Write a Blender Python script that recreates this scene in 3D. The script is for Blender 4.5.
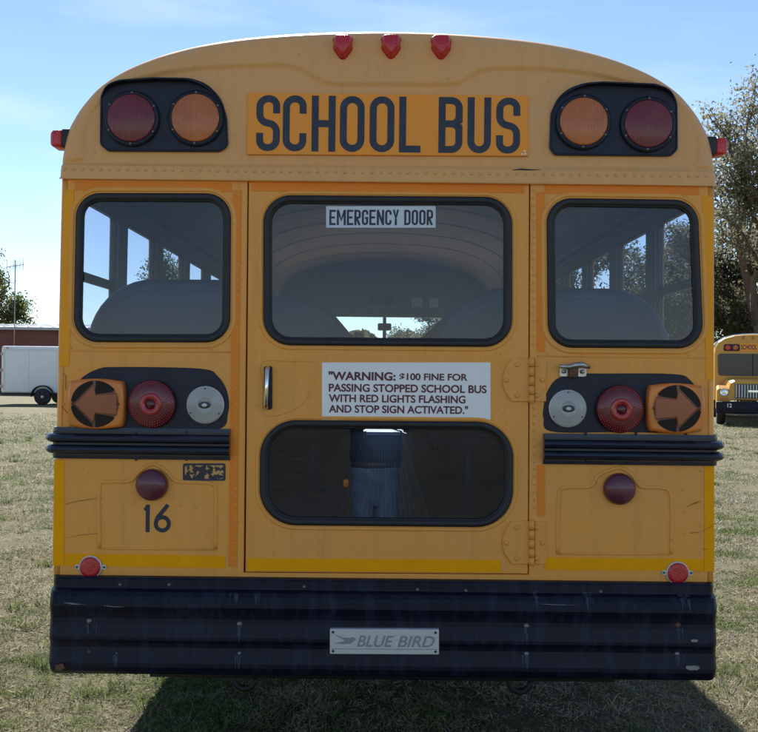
import bpy, bmesh, math, random
import numpy as np
from mathutils import Vector, Matrix
from mathutils.geometry import tessellate_polygon

for o in list(bpy.data.objects):
    bpy.data.objects.remove(o, do_unlink=True)
scene = bpy.context.scene
COL = scene.collection
PI = math.pi
random.seed(7)

# ------------------------------------------------------------------ camera
FPX = 967.0            # focal length in photograph pixels (758 wide)
CD = 3.6               # camera to the rear face of the bus
CH = 1.6               # camera height
TH = 0.0113            # roll of the camera
CX = -2.9 * CD / FPX
cam_d = bpy.data.cameras.new('camera')
cam = bpy.data.objects.new('camera', cam_d)
COL.objects.link(cam)
cam.location = (CX, -CD, CH)
cam.rotation_euler = (PI / 2, -TH, 0)
cam_d.sensor_width = 36.0
cam_d.lens = FPX / 758.0 * 36.0
cam_d.shift_x = -4.0 / 758.0
cam_d.shift_y = 6.0 / 758.0
cam_d.clip_start = 0.02
cam_d.clip_end = 1500
scene.camera = cam

# ------------------------------------------------------------------ sky and sun
SUN_EL = math.radians(40)
SUN_AZ = math.radians(-8)       # from +Y (ahead of the camera), negative = to the left
w = bpy.data.worlds.new('World')
scene.world = w
w.use_nodes = True
nt = w.node_tree
for n in list(nt.nodes):
    nt.nodes.remove(n)
out = nt.nodes.new('ShaderNodeOutputWorld')
bg = nt.nodes.new('ShaderNodeBackground')
sky = nt.nodes.new('ShaderNodeTexSky')
sky.sky_type = 'NISHITA'
sky.sun_disc = False
sky.sun_elevation = SUN_EL
sky.sun_rotation = SUN_AZ
sky.air_density = 0.85
sky.dust_density = 0.0
sky.ozone_density = 1.7
bg.inputs['Strength'].default_value = 0.074
tc = nt.nodes.new('ShaderNodeTexCoord')
mp = nt.nodes.new('ShaderNodeMapping')
mp.inputs['Scale'].default_value = (1.0, 1.0, 5.0)
cn = nt.nodes.new('ShaderNodeTexNoise')
cn.inputs['Scale'].default_value = 3.2
cn.inputs['Detail'].default_value = 6
cn.inputs['Roughness'].default_value = 0.55
cr = nt.nodes.new('ShaderNodeMapRange')
cr.inputs[1].default_value = 0.48
cr.inputs[2].default_value = 0.80
cr.inputs[3].default_value = 0.0
cr.inputs[4].default_value = 0.40
cmx = nt.nodes.new('ShaderNodeMixRGB')
cmx.inputs['Color2'].default_value = (6.6, 7.0, 7.6, 1)
nt.links.new(tc.outputs['Generated'], mp.inputs['Vector'])
nt.links.new(mp.outputs[0], cn.inputs['Vector'])
nt.links.new(cn.outputs['Fac'], cr.inputs[0])
nt.links.new(cr.outputs[0], cmx.inputs['Fac'])
nt.links.new(sky.outputs[0], cmx.inputs['Color1'])
nt.links.new(cmx.outputs[0], bg.inputs['Color'])
nt.links.new(bg.outputs[0], out.inputs['Surface'])

sd = bpy.data.lights.new('sun', 'SUN')
sd.energy = 5.0
sd.angle = math.radians(0.5)
sd.color = (1.0, 0.955, 0.88)
sun = bpy.data.objects.new('sun', sd)
COL.objects.link(sun)
sdir = Vector((math.sin(SUN_AZ) * math.cos(SUN_EL), math.cos(SUN_AZ) * math.cos(SUN_EL), math.sin(SUN_EL)))
sun.rotation_euler = sdir.to_track_quat('Z', 'Y').to_euler()
sun.location = sdir * 60

scene.view_settings.view_transform = 'Standard'
scene.view_settings.look = 'None'
scene.view_settings.gamma = 1
scene.view_settings.exposure = 1.20
scene.render.engine = 'CYCLES'
scene.cycles.max_bounces = 10
scene.cycles.transparent_max_bounces = 24
scene.cycles.caustics_reflective = False
scene.cycles.caustics_refractive = False


def P(px, py, y=0.0):
    """a point of the photograph that lies on the vertical plane at depth y (0 = rear face of the bus), in metres"""
    a = px - 383.0
    b = py - 372.0
    s = (CD + y) / FPX
    return (CX + (a + b * TH) * s, CH - (b - a * TH) * s)


def PP(pts, y=0.0):
    return [P(a, b, y) for a, b in pts]


# ------------------------------------------------------------------ materials
def _mat(name):
    m = bpy.data.materials.new(name)
    m.use_nodes = True
    return m, m.node_tree, m.node_tree.nodes['Principled BSDF']


def mat(name, c, rough=0.5, metal=0.0, var=0.0, vscale=6.0, c2=None, bump=0.0, bscale=60.0, spec=0.5, coat=0.0, stretch=(1, 1, 1),
        rvar=0.0, lo=0.35, hi=0.7):
    m, t, b = _mat(name)
    b.inputs['Base Color'].default_value = (*c, 1)
    b.inputs['Roughness'].default_value = rough
    b.inputs['Metallic'].default_value = metal
    b.inputs['Specular IOR Level'].default_value = spec
    b.inputs['Coat Weight'].default_value = coat
    b.inputs['Coat Roughness'].default_value = 0.08
    co = t.nodes.new('ShaderNodeTexCoord')
    mpg = t.nodes.new('ShaderNodeMapping')
    mpg.inputs['Scale'].default_value = stretch
    t.links.new(co.outputs['Object'], mpg.inputs['Vector'])
    if var > 0 or c2:
        n = t.nodes.new('ShaderNodeTexNoise')
        n.inputs['Scale'].default_value = vscale
        n.inputs['Detail'].default_value = 8
        n.inputs['Roughness'].default_value = 0.62
        t.links.new(mpg.outputs[0], n.inputs['Vector'])
        r = t.nodes.new('ShaderNodeMapRange')
        r.inputs[1].default_value = lo
        r.inputs[2].default_value = hi
        t.links.new(n.outputs['Fac'], r.inputs[0])
        mx = t.nodes.new('ShaderNodeMixRGB')
        cc = c2 if c2 else tuple(max(0, x * (1 - var)) for x in c)
        mx.inputs['Color1'].default_value = (*c, 1)
        mx.inputs['Color2'].default_value = (*cc, 1)
        t.links.new(r.outputs[0], mx.inputs['Fac'])
        t.links.new(mx.outputs[0], b.inputs['Base Color'])
        if rvar:
            r2 = t.nodes.new('ShaderNodeMapRange')
            r2.inputs[3].default_value = rough - rvar
            r2.inputs[4].default_value = rough + rvar
            t.links.new(n.outputs['Fac'], r2.inputs[0])
            t.links.new(r2.outputs[0], b.inputs['Roughness'])
    if bump > 0:
        n2 = t.nodes.new('ShaderNodeTexNoise')
        n2.inputs['Scale'].default_value = bscale
        n2.inputs['Detail'].default_value = 4
        bp = t.nodes.new('ShaderNodeBump')
        bp.inputs['Strength'].default_value = bump
        bp.inputs['Distance'].default_value = 0.01
        t.links.new(mpg.outputs[0], n2.inputs['Vector'])
        t.links.new(n2.outputs['Fac'], bp.inputs['Height'])
        t.links.new(bp.outputs[0], b.inputs['Normal'])
    return m


def weathered_paint(name, c, c_fade, dirt, rough=0.45):
    """faded bus paint: broad chalky patches, vertical dirt runs, small rust and grime spots, slight waviness of the sheet metal"""
    m, t, b = _mat(name)
    L = t.links.new
    co = t.nodes.new('ShaderNodeTexCoord')

    def noise(scale, stretch=(1, 1, 1), detail=6, rgh=0.6):
        mpg = t.nodes.new('ShaderNodeMapping')
        mpg.inputs['Scale'].default_value = stretch
        L(co.outputs['Object'], mpg.inputs['Vector'])
        n = t.nodes.new('ShaderNodeTexNoise')
        n.inputs['Scale'].default_value = scale
        n.inputs['Detail'].default_value = detail
        n.inputs['Roughness'].default_value = rgh
        L(mpg.outputs[0], n.inputs['Vector'])
        return n.outputs['Fac']

    def rng(v, a, b_, c_=0.0, d=1.0):
        r = t.nodes.new('ShaderNodeMapRange')
        for i, x in enumerate((a, b_, c_, d)):
            r.inputs[i + 1].default_value = x
        L(v, r.inputs[0])
        return r.outputs[0]

    def mix(f, c1, c2_):
        x = t.nodes.new('ShaderNodeMixRGB')
        L(f, x.inputs['Fac'])
        for s, v in (('Color1', c1), ('Color2', c2_)):
            if isinstance(v, tuple):
                x.inputs[s].default_value = (*v, 1)
            else:
                L(v, x.inputs[s])
        return x.outputs[0]
    b.inputs['Specular IOR Level'].default_value = 0.32
    base = mix(rng(noise(2.2), 0.35, 0.68), c, c_fade)
    base = mix(rng(noise(5.0, (5, 5, 0.35), 7), 0.50, 0.80, 0, 0.32), base, dirt)
    base = mix(rng(noise(38, (1, 1, 1), 3), 0.66, 0.74, 0, 0.5), base, dirt)
    base = mix(rng(noise(150, (1, 1, 1), 2), 0.705, 0.75, 0, 0.6), base, (0.06, 0.03, 0.015))
    L(base, b.inputs['Base Color'])
    L(rng(noise(9, (1, 1, 0.5)), 0.3, 0.7, rough - 0.10, rough + 0.14), b.inputs['Roughness'])
    n2 = noise(3.0, (1, 1, 1), 2, 0.4)
    n3 = noise(180, (1, 1, 1), 2, 0.5)
    bp = t.nodes.new('ShaderNodeBump')
    bp.inputs['Strength'].default_value = 0.35
    bp.inputs['Distance'].default_value = 0.012
    L(n2, bp.inputs['Height'])
    bp2 = t.nodes.new('ShaderNodeBump')
    bp2.inputs['Strength'].default_value = 0.06
    bp2.inputs['Distance'].default_value = 0.002
    L(n3, bp2.inputs['Height'])
    L(bp.outputs[0], bp2.inputs['Normal'])
    L(bp2.outputs[0], b.inputs['Normal'])
    return m


M = {}
M['yellow'] = weathered_paint('bus_yellow', (0.88, 0.375, 0.060), (0.81, 0.375, 0.090), (0.50, 0.24, 0.075))
M['cap'] = weathered_paint('bus_yellow_hazed', (0.80, 0.405, 0.135), (0.74, 0.395, 0.16), (0.50, 0.28, 0.13), 0.42)  # paler than the walls: veiling haze mixed into the cap colour
M['strip'] = mat('reflective_yellow', (1.0, 0.41, 0.001), 0.5, spec=0.12, var=0.10, vscale=14, bump=0.05, bscale=400)
M['strip_worn'] = mat('reflective_orange_worn', (0.90, 0.25, 0.018), 0.5, spec=0.2, c2=(0.80, 0.26, 0.04), vscale=9)
M['amber_sign'] = mat('sign_orange', (0.98, 0.34, 0.035), 0.5, spec=0.25, c2=(0.90, 0.345, 0.06), vscale=5)
M['black_paint'] = mat('black_paint', (0.008, 0.011, 0.026), 0.45, c2=(0.018, 0.023, 0.042), vscale=9, rvar=0.10, spec=0.3)
M['bumper'] = mat('bumper_paint', (0.0045, 0.006, 0.016), 0.42, c2=(0.022, 0.030, 0.062), vscale=7, stretch=(3.4, 3.4, 0.5), rvar=0.16, lo=0.48, hi=0.82, bump=0.10, bscale=25, spec=0.22)
M['rail_paint'] = mat('rail_paint', (0.006, 0.009, 0.022), 0.24, c2=(0.014, 0.019, 0.036), vscale=12, stretch=(1, 1, 4), rvar=0.08)
M['rubber'] = mat('rubber', (0.016, 0.017, 0.021), 0.55, var=0.4, vscale=30)
M['ink'] = mat('black_lettering', (0.014, 0.018, 0.040), 0.5, c2=(0.03, 0.035, 0.06), vscale=30)
M['gap'] = mat('dark_gap', (0.012, 0.010, 0.008), 0.8)
M['chrome'] = mat('chrome', (0.72, 0.74, 0.76), 0.16, 1.0)
M['steel_dull'] = mat('steel_dull', (0.50, 0.50, 0.49), 0.32, 0.85, c2=(0.30, 0.27, 0.24), vscale=35)
M['zinc'] = mat('zinc', (0.42, 0.42, 0.40), 0.4, 0.9, c2=(0.30, 0.21, 0.14), vscale=40)
M['alu'] = mat('aluminium', (0.66, 0.67, 0.65), 0.45, 0.25, c2=(0.55, 0.56, 0.54), vscale=30, stretch=(1, 1, 6))
M['white_sign'] = mat('sign_white', (0.90, 0.90, 0.90), 0.5, spec=0.25, var=0.05, vscale=8)
M['pale_label'] = mat('label_pale', (0.62, 0.68, 0.76), 0.5, var=0.08, vscale=20)
M['maroon_ink'] = mat('maroon_lettering', (0.115, 0.018, 0.030), 0.5)
M['rust'] = mat('rust', (0.17, 0.075, 0.035), 0.8, c2=(0.07, 0.035, 0.02), vscale=50)
M['seat'] = mat('seat_vinyl', (0.010, 0.026, 0.085), 0.5, c2=(0.018, 0.040, 0.12), vscale=5, bump=0.2, bscale=9)
M['inner'] = mat('interior_grey', (0.17, 0.205, 0.28), 0.5, var=0.15, vscale=4)
M['inner_dark'] = mat('interior_dark', (0.06, 0.065, 0.075), 0.6)
M['sash'] = mat('sash_black', (0.02, 0.022, 0.026), 0.4)
M['aisle'] = mat('aisle_rubber', (0.03, 0.032, 0.035), 0.55)
M['trim_grey'] = mat('trim_grey', (0.11, 0.115, 0.12), 0.5)
M['white_paint'] = mat('white_paint', (0.78, 0.79, 0.80), 0.4, var=0.07, vscale=3)
M['tyre'] = mat('tyre_rubber', (0.018, 0.018, 0.019), 0.75, bump=0.3, bscale=60)
M['rim_white'] = mat('rim_white', (0.62, 0.63, 0.65), 0.4)
M['frame_black'] = mat('chassis_black', (0.012, 0.012, 0.013), 0.6)
M['parked_yellow'] = mat('parked_bus_yellow', (0.66, 0.33, 0.045), 0.42, var=0.15, vscale=2)
M['screw'] = mat('screw', (0.20, 0.20, 0.21), 0.45, 0.7)
M['skin'] = mat('skin', (0.55, 0.33, 0.24), 0.5, var=0.1)
M['shirt'] = mat('dark_shirt', (0.010, 0.014, 0.028), 0.85, bump=0.4, bscale=40)
M['jeans'] = mat('blue_jeans', (0.095, 0.175, 0.37), 0.85, c2=(0.17, 0.26, 0.46), vscale=9, bump=1.0, bscale=16, stretch=(1, 1, .45))
M['leather'] = mat('brown_leather', (0.045, 0.025, 0.015), 0.5)
M['hair'] = mat('brown_hair', (0.04, 0.025, 0.016), 0.7, bump=0.5, bscale=120)
M['orange_tag'] = mat('orange_tag', (0.80, 0.36, 0.03), 0.5)
M['device'] = mat('device_black', (0.015, 0.015, 0.017), 0.4)


def lens_mat(name, c, dots=0.0, rough=0.25, ribs=0.0):
    m, t, b = _mat(name)
    b.inputs['Roughness'].default_value = rough
    b.inputs['Base Color'].default_value = (*c, 1)
    b.inputs['Coat Weight'].default_value = 0.3
    b.inputs['Coat Roughness'].default_value = 0.12
    co = t.nodes.new('ShaderNodeTexCoord')
    n = t.nodes.new('ShaderNodeTexNoise')
    n.inputs['Scale'].default_value = 9
    mx = t.nodes.new('ShaderNodeMixRGB')
    mx.inputs['Color1'].default_value = (*[x * 0.8 for x in c], 1)
    mx.inputs['Color2'].default_value = (*[min(1, x * 1.25) for x in c], 1)
    t.links.new(co.outputs['Object'], n.inputs['Vector'])
    t.links.new(n.outputs['Fac'], mx.inputs['Fac'])
    col = mx.outputs[0]
    if dots:
        v = t.nodes.new('ShaderNodeTexVoronoi')
        v.inputs['Scale'].default_value = dots
        t.links.new(co.outputs['Object'], v.inputs['Vector'])
        bp = t.nodes.new('ShaderNodeBump')
        bp.inputs['Strength'].default_value = 0.55
        bp.inputs['Distance'].default_value = 0.0025
        bp.invert = True
        t.links.new(v.outputs['Distance'], bp.inputs['Height'])
        t.links.new(bp.outputs[0], b.inputs['Normal'])
    if ribs:
        wv = t.nodes.new('ShaderNodeTexWave')
        wv.bands_direction = 'X'
        wv.inputs['Scale'].default_value = ribs
        wv.inputs['Distortion'].default_value = 0.0
        bp = t.nodes.new('ShaderNodeBump')
        bp.inputs['Strength'].default_value = 0.9
        bp.inputs['Distance'].default_value = 0.003
        t.links.new(co.outputs['Object'], wv.inputs['Vector'])
        t.links.new(wv.outputs['Fac'], bp.inputs['Height'])
        t.links.new(bp.outputs[0], b.inputs['Normal'])
    t.links.new(col, b.inputs['Base Color'])
    return m


M['mask_brown'] = mat('arrow_mask', (0.018, 0.012, 0.010), 0.5, spec=0.2)
M['amber_deep'] = lens_mat('amber_deep', (0.12, 0.026, 0.010))
M['red_lens'] = lens_mat('red_lens', (0.20, 0.018, 0.026), ribs=42)
M['red_dots'] = lens_mat('red_lens_dotted', (0.085, 0.008, 0.012))
M['red_ring'] = lens_mat('red_lens_ring', (0.36, 0.020, 0.024))
M['red_bright'] = lens_mat('red_lens_bright', (0.62, 0.035, 0.030))
M['red_marker'] = lens_mat('red_marker', (0.55, 0.014, 0.022), dots=160)
M['red_reflector'] = lens_mat('red_reflector', (0.52, 0.020, 0.022), dots=200)
M['amber_lens'] = lens_mat('amber_lens', (0.60, 0.165, 0.042), ribs=42)
M['amber_dark'] = lens_mat('amber_lens_brown', (0.68, 0.19, 0.022))
M['plum_lens'] = lens_mat('plum_lens', (0.105, 0.022, 0.040), rough=0.35)
M['clear_lens'] = lens_mat('clear_lens', (0.36, 0.37, 0.36))


def glass_mat(name, tint, dust_haze=0.05, ior=1.5, boost=1.05):
    """window glass: see-through with a Fresnel reflection and a dusty film tinted blue to paint in the hazy veil"""
    m = bpy.data.materials.new(name)
    m.use_nodes = True
    t = m.node_tree
    for n in list(t.nodes):
        t.nodes.remove(n)
    o = t.nodes.new('ShaderNodeOutputMaterial')
    tr = t.nodes.new('ShaderNodeBsdfTransparent')
    tr.inputs[0].default_value = (*tint, 1)
    gl = t.nodes.new('ShaderNodeBsdfGlossy')
    gl.inputs['Roughness'].default_value = 0.0
    di = t.nodes.new('ShaderNodeBsdfDiffuse')
    di.inputs[0].default_value = (0.26, 0.34, 0.56, 1)  # blue of the veiling haze painted into the dusty film
    fr = t.nodes.new('ShaderNodeFresnel')
    fr.inputs[0].default_value = ior
    mu = t.nodes.new('ShaderNodeMath')
    mu.operation = 'MULTIPLY'
    mu.use_clamp = True
    mu.inputs[1].default_value = boost
    co = t.nodes.new('ShaderNodeTexCoord')
    n = t.nodes.new('ShaderNodeTexNoise')
    n.inputs['Scale'].default_value = 4
    n.inputs['Detail'].default_value = 7
    r = t.nodes.new('ShaderNodeMapRange')
    r.inputs[1].default_value = 0.3
    r.inputs[2].default_value = 0.75
    r.inputs[3].default_value = dust_haze * 0.6
    r.inputs[4].default_value = dust_haze * 1.6
    m1 = t.nodes.new('ShaderNodeMixShader')
    m2 = t.nodes.new('ShaderNodeMixShader')
    L = t.links.new
    L(co.outputs['Object'], n.inputs['Vector'])
    L(n.outputs['Fac'], r.inputs[0])
    L(r.outputs[0], m1.inputs[0])
    L(tr.outputs[0], m1.inputs[1])
    L(di.outputs[0], m1.inputs[2])
    L(fr.outputs[0], mu.inputs[0])
    L(mu.outputs[0], m2.inputs[0])
    L(m1.outputs[0], m2.inputs[1])
    L(gl.outputs[0], m2.inputs[2])
    L(m2.outputs[0], o.inputs['Surface'])
    return m


M['glass'] = glass_mat('rear_glass', (0.66, 0.73, 0.88), 0.026)
M['side_glass'] = glass_mat('side_glass', (0.86, 0.90, 0.93), 0.03)
M['shield_glass'] = glass_mat('windshield_glass', (0.85, 0.92, 0.90), 0.04)


# ------------------------------------------------------------------ mesh helpers
class MB:
    """collects shapes; build() links them as ONE mesh object"""

    def __init__(s):
        s.v = []
        s.f = []
        s.m = []
        s.sm = []

    def add(s, vs, fs, mi=0, smooth=False):
        o = len(s.v)
        s.v += [tuple(x) for x in vs]
        for f in fs:
            s.f.append([i + o for i in f])
            s.m.append(mi)
            s.sm.append(smooth)

    def box(s, x0, x1, y0, y1, z0, z1, mi=0):
        v = [(x, y, z) for x in (x0, x1) for y in (y0, y1) for z in (z0, z1)]
        s.add(v, [(0, 1, 3, 2), (4, 6, 7, 5), (0, 4, 5, 1), (2, 3, 7, 6), (0, 2, 6, 4), (1, 5, 7, 3)], mi)

    def bbox(s, x0, x1, y0, y1, z0, z1, r=0.02, mi=0, seg=2):
        """box with rounded edges"""
        bm = bmesh.new()
        bmesh.ops.create_cube(bm, size=1)
        for v in bm.verts:
            v.co = ((x0 + x1) / 2 + v.co.x * (x1 - x0), (y0 + y1) / 2 + v.co.y * (y1 - y0), (z0 + z1) / 2 + v.co.z * (z1 - z0))
        bmesh.ops.bevel(bm, geom=bm.edges[:], offset=r, segments=seg, affect='EDGES', profile=0.5)
        s.bm(bm, mi, True)

    def bm(s, bm, mi=0, smooth=False):
        bm.verts.index_update()
        s.add([v.co[:] for v in bm.verts], [[v.index for v in f.verts] for f in bm.faces], mi, smooth)
        bm.free()

    def plate(s, outer, holes, y0, th, mi=0, chamfer=0.0, map_=None, back=True):
        """flat plate with holes in the XZ plane, its face at y0, thickness th away from the camera"""
        mp_ = map_ or (lambda x, y, z: (x, y, z))
        loops = [outer] + list(holes)
        loops = [ccw(l) if i == 0 else ccw(l)[::-1] for i, l in enumerate(loops)]
        fl = [offset_loop(l, chamfer) for l in loops] if chamfer else loops
        tess = tessellate_polygon([[Vector((a, b, 0)) for a, b in l] for l in fl])
        flat = [p for l in fl for p in l]
        s.add([mp_(a, y0, b) for a, b in flat], tess, mi)
        if th > 0:
            if back:
                flat2 = [p for l in loops for p in l]
                tess2 = tessellate_polygon([[Vector((a, b, 0)) for a, b in l] for l in loops])
                s.add([mp_(a, y0 + th, b) for a, b in flat2], [t[::-1] for t in tess2], mi)
            for l, f in zip(loops, fl):
                n = len(l)
                if chamfer:
                    s.add([mp_(a, y0, b) for a, b in f] + [mp_(a, y0 + chamfer, b) for a, b in l],
                          [(i, (i + 1) % n, (i + 1) % n + n, i + n) for i in range(n)], mi)
                s.add([mp_(a, y0 + chamfer, b) for a, b in l] + [mp_(a, y0 + th, b) for a, b in l],
                      [(i, (i + 1) % n, (i + 1) % n + n, i + n) for i in range(n)], mi)

    def bead(s, path, a, b, y0, closed=False, mi=0, seg=8, full=False):
        """a raised bead along a path in the XZ plane: half-width a, height b towards the camera"""
        n = len(path)
        rings = []
        for i, (x, z) in enumerate(path):
            p0 = path[(i - 1) % n] if (closed or i > 0) else path[i]
            p1 = path[(i + 1) % n] if (closed or i < n - 1) else path[i]
            t = Vector((p1[0] - p0[0], p1[1] - p0[1]))
            t = t.normalized() if t.length > 1e-9 else Vector((1, 0))
            nn = Vector((-t.y, t.x))
            ang = [2 * PI * k / seg for k in range(seg)] if full else [PI * k / (seg - 1) for k in range(seg)]
            rings.append([(x + nn.x * a * math.cos(q), y0 - b * math.sin(q), z + nn.y * a * math.cos(q)) for q in ang])
        vs = [p for r in rings for p in r]
        fs = []
        m = n if closed else n - 1
        for i in range(m):
            j = (i + 1) % n
            for k in range(seg if full else seg - 1):
                k2 = (k + 1) % seg
                fs.append((i * seg + k, j * seg + k, j * seg + k2, i * seg + k2))
        if not closed:
            fs.append(list(range(seg)))
            fs.append(list(range((n - 1) * seg, n * seg))[::-1])
        s.add(vs, fs, mi, True)

    def lathe(s, c, prof, axis='-y', seg=28, mi=0, smooth=True, sx=1.0, sz=1.0):
        """revolve (radius, height) about an axis through c; height runs along the axis"""
        vs = []
        fs = []
        ax = {'-y': (Vector((1, 0, 0)), Vector((0, 0, 1)), Vector((0, -1, 0))), 'z': (Vector((1, 0, 0)), Vector((0, 1, 0)), Vector((0, 0, 1))),
              'x': (Vector((0, 1, 0)), Vector((0, 0, 1)), Vector((1, 0, 0))), '-x': (Vector((0, 1, 0)), Vector((0, 0, 1)), Vector((-1, 0, 0)))}[axis]
        c = Vector(c)
        n = len(prof)
        for r, h in prof:
            for k in range(seg):
                q = 2 * PI * k / seg
                vs.append(c + ax[0] * (r * math.cos(q) * sx) + ax[1] * (r * math.sin(q) * sz) + ax[2] * h)
        for i in range(n - 1):
            for k in range(seg):
                k2 = (k + 1) % seg
                fs.append((i * seg + k, i * seg + k2, (i + 1) * seg + k2, (i + 1) * seg + k))
        fs.append(list(range(seg))[::-1])
        fs.append([(n - 1) * seg + k for k in range(seg)])
        s.add(vs, fs, mi, smooth)

    def rivet(s, x, z, y0, r=0.006, h=0.003, mi=0, seg=8):
        s.lathe((x, y0, z), [(r, 0), (r * 0.9, h * 0.55), (r * 0.5, h)], seg=seg, mi=mi)

    def tube(s, pts, rad, seg=8, mi=0, closed=False, caps=True):
        pts = [Vector(p) for p in pts]
        n = len(pts)
        rads = rad if isinstance(rad, (list, tuple)) else [rad] * n
        t0 = (pts[1] - pts[0]).normalized()
        u = t0.orthogonal().normalized()
        vs = []
        for i in range(n):
            a = pts[i] - pts[i - 1] if i > 0 else pts[1] - pts[0]
            b = pts[i + 1] - pts[i] if i < n - 1 else pts[i] - pts[i - 1]
            t = (a.normalized() + b.normalized())
            t = t.normalized() if t.length > 1e-6 else t0
            u = (u - t * u.dot(t))
            u = u.normalized() if u.length > 1e-6 else t.orthogonal().normalized()
            wv = t.cross(u)
            for k in range(seg):
                q = 2 * PI * k / seg
                vs.append(pts[i] + (u * math.cos(q) + wv * math.sin(q)) * rads[i])
        fs = []
        for i in range(n - 1):
            for k in range(seg):
                k2 = (k + 1) % seg
                fs.append((i * seg + k, i * seg + k2, (i + 1) * seg + k2, (i + 1) * seg + k))
        if caps:
            fs.append(list(range(seg))[::-1])
            fs.append([(n - 1) * seg + k for k in range(seg)])
        s.add(vs, fs, mi, True)

    def loft(s, rings, mi=0, smooth=True, closed=True, caps=True):
        n = len(rings[0])
        vs = [p for r in rings for p in r]
        fs = []
        for i in range(len(rings) - 1):
            for k in range(n if closed else n - 1):
                k2 = (k + 1) % n
                fs.append((i * n + k, i * n + k2, (i + 1) * n + k2, (i + 1) * n + k))
        if caps:
            fs.append(list(range(n))[::-1])
            fs.append([(len(rings) - 1) * n + k for k in range(n)])
        s.add(vs, fs, mi, smooth)

    def text(s, body, x0, z0, w_, h_, y, mi=0, bold=0.0, shear=0.0, extrude=0.0):
        """builtin-font lettering scaled so that its ink fills the given box"""
        c = bpy.data.curves.new('lettering', 'FONT')
        c.body = body
        c.offset = bold
        c.shear = shear
        c.extrude = 0.0
        ob = bpy.data.objects.new('lettering', c)
        COL.objects.link(ob)
        bpy.context.view_layer.update()
        me = bpy.data.meshes.new_from_object(ob.evaluated_get(bpy.context.evaluated_depsgraph_get()))
        xs = [v.co.x for v in me.vertices]
        ys = [v.co.y for v in me.vertices]
        a, b, cc, d = min(xs), max(xs), 0.0, 0.729
        kx = w_ / (b - a)
        kz = h_ / d
        s.add([(x0 + (v.co.x - a) * kx, y, z0 + v.co.y * kz) for v in me.vertices], [list(p.vertices) for p in me.polygons], mi)
        bpy.data.objects.remove(ob, do_unlink=True)
        bpy.data.meshes.remove(me)
        bpy.data.curves.remove(c)

    def build(s, name, mats, parent=None, fix=True, autosmooth=None):
        me = bpy.data.meshes.new(name)
        me.from_pydata(s.v, [], s.f)
        mats = mats if isinstance(mats, (list, tuple)) else [mats]
        for m in mats:
            me.materials.append(M[m] if isinstance(m, str) else m)
        me.polygons.foreach_set('material_index', s.m)
        me.polygons.foreach_set('use_smooth', s.sm)
        if fix:
            bm = bmesh.new()
            bm.from_mesh(me)
            bmesh.ops.remove_doubles(bm, verts=bm.verts, dist=1e-5)
            bmesh.ops.recalc_face_normals(bm, faces=bm.faces)
            bm.to_mesh(me)
            bm.free()
        me.update()
        o = bpy.data.objects.new(name, me)
        COL.objects.link(o)
        if parent:
            o.parent = parent
        return o


def ccw(l):
    a = sum(l[i][0] * l[(i + 1) % len(l)][1] - l[(i + 1) % len(l)][0] * l[i][1] for i in range(len(l)))
    return list(l) if a > 0 else list(l)[::-1]


def offset_loop(l, d):
    """move a loop to its left by d (inwards for a counter-clockwise outline, into the sheet for a clockwise hole)"""
    n = len(l)
    r = []
    for i in range(n):
        p0, p, p1 = Vector(l[i - 1]), Vector(l[i]), Vector(l[(i + 1) % n])
        a = (p - p0)
        b = (p1 - p)
        if a.length < 1e-9:
            a = b
        if b.length < 1e-9:
            b = a
        a.normalize()
        b.normalize()
        na = Vector((-a.y, a.x))
        nb = Vector((-b.y, b.x))
        h = na + nb
        if h.length < 1e-6:
            h = na
        h.normalize()
        k = max(0.35, h.dot(na))
        q = p + h * (d / k)
        r.append((q.x, q.y))
    return r


def roundpoly(pts, rad, seg=6, closed=True):
    n = len(pts)
    rads = rad if isinstance(rad, (list, tuple)) else [rad] * n
    res = []
    for i in range(n):
        p = Vector(pts[i])
        if (not closed and i in (0, n - 1)) or rads[i] <= 0:
            res.append((p.x, p.y))
            continue
        a = Vector(pts[i - 1]) - p
        b = Vector(pts[(i + 1) % n]) - p
        la, lb = a.length, b.length
        a.normalize()
        b.normalize()
        ang = a.angle(b)
        if ang > PI - 0.02:
            res.append((p.x, p.y))
            continue
        r = rads[i]
        d = min(r / math.tan(ang / 2), la * 0.499, lb * 0.499)
        r = d * math.tan(ang / 2)
        c = p + (a + b).normalized() * (r / math.sin(ang / 2))
        s0 = p + a * d
        s1 = p + b * d
        a0 = math.atan2(s0.y - c.y, s0.x - c.x)
        a1 = math.atan2(s1.y - c.y, s1.x - c.x)
        da = (a1 - a0 + PI) % (2 * PI) - PI
        for k in range(seg + 1):
            q = a0 + da * k / seg
            res.append((c.x + r * math.cos(q), c.y + r * math.sin(q)))
    return res


def smooth_path(pts, closed=False, k=6):
    """Catmull-Rom through 2D points"""
    n = len(pts)
    res = []
    for i in range(n if closed else n - 1):
        g = lambda j: Vector(pts[j % n]) if closed else Vector(pts[max(0, min(n - 1, j))])
        p0, p1, p2, p3 = g(i - 1), g(i), g(i + 1), g(i + 2)
        for s_ in range(k):
            t = s_ / k
            q = 0.5 * ((2 * p1) + (p2 - p0) * t + (2 * p0 - 5 * p1 + 4 * p2 - p3) * t * t + (3 * p1 - p0 - 3 * p2 + p3) * t ** 3)
            res.append((q.x, q.y))
    if not closed:
        res.append(tuple(pts[-1]))
    return res


def circle(cx, cz, r, n=28):
    return [(cx + r * math.cos(2 * PI * k / n), cz + r * math.sin(2 * PI * k / n)) for k in range(n)]


def rect(x0, x1, z0, z1):
    return [(x0, z0), (x1, z0), (x1, z1), (x0, z1)]


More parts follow.
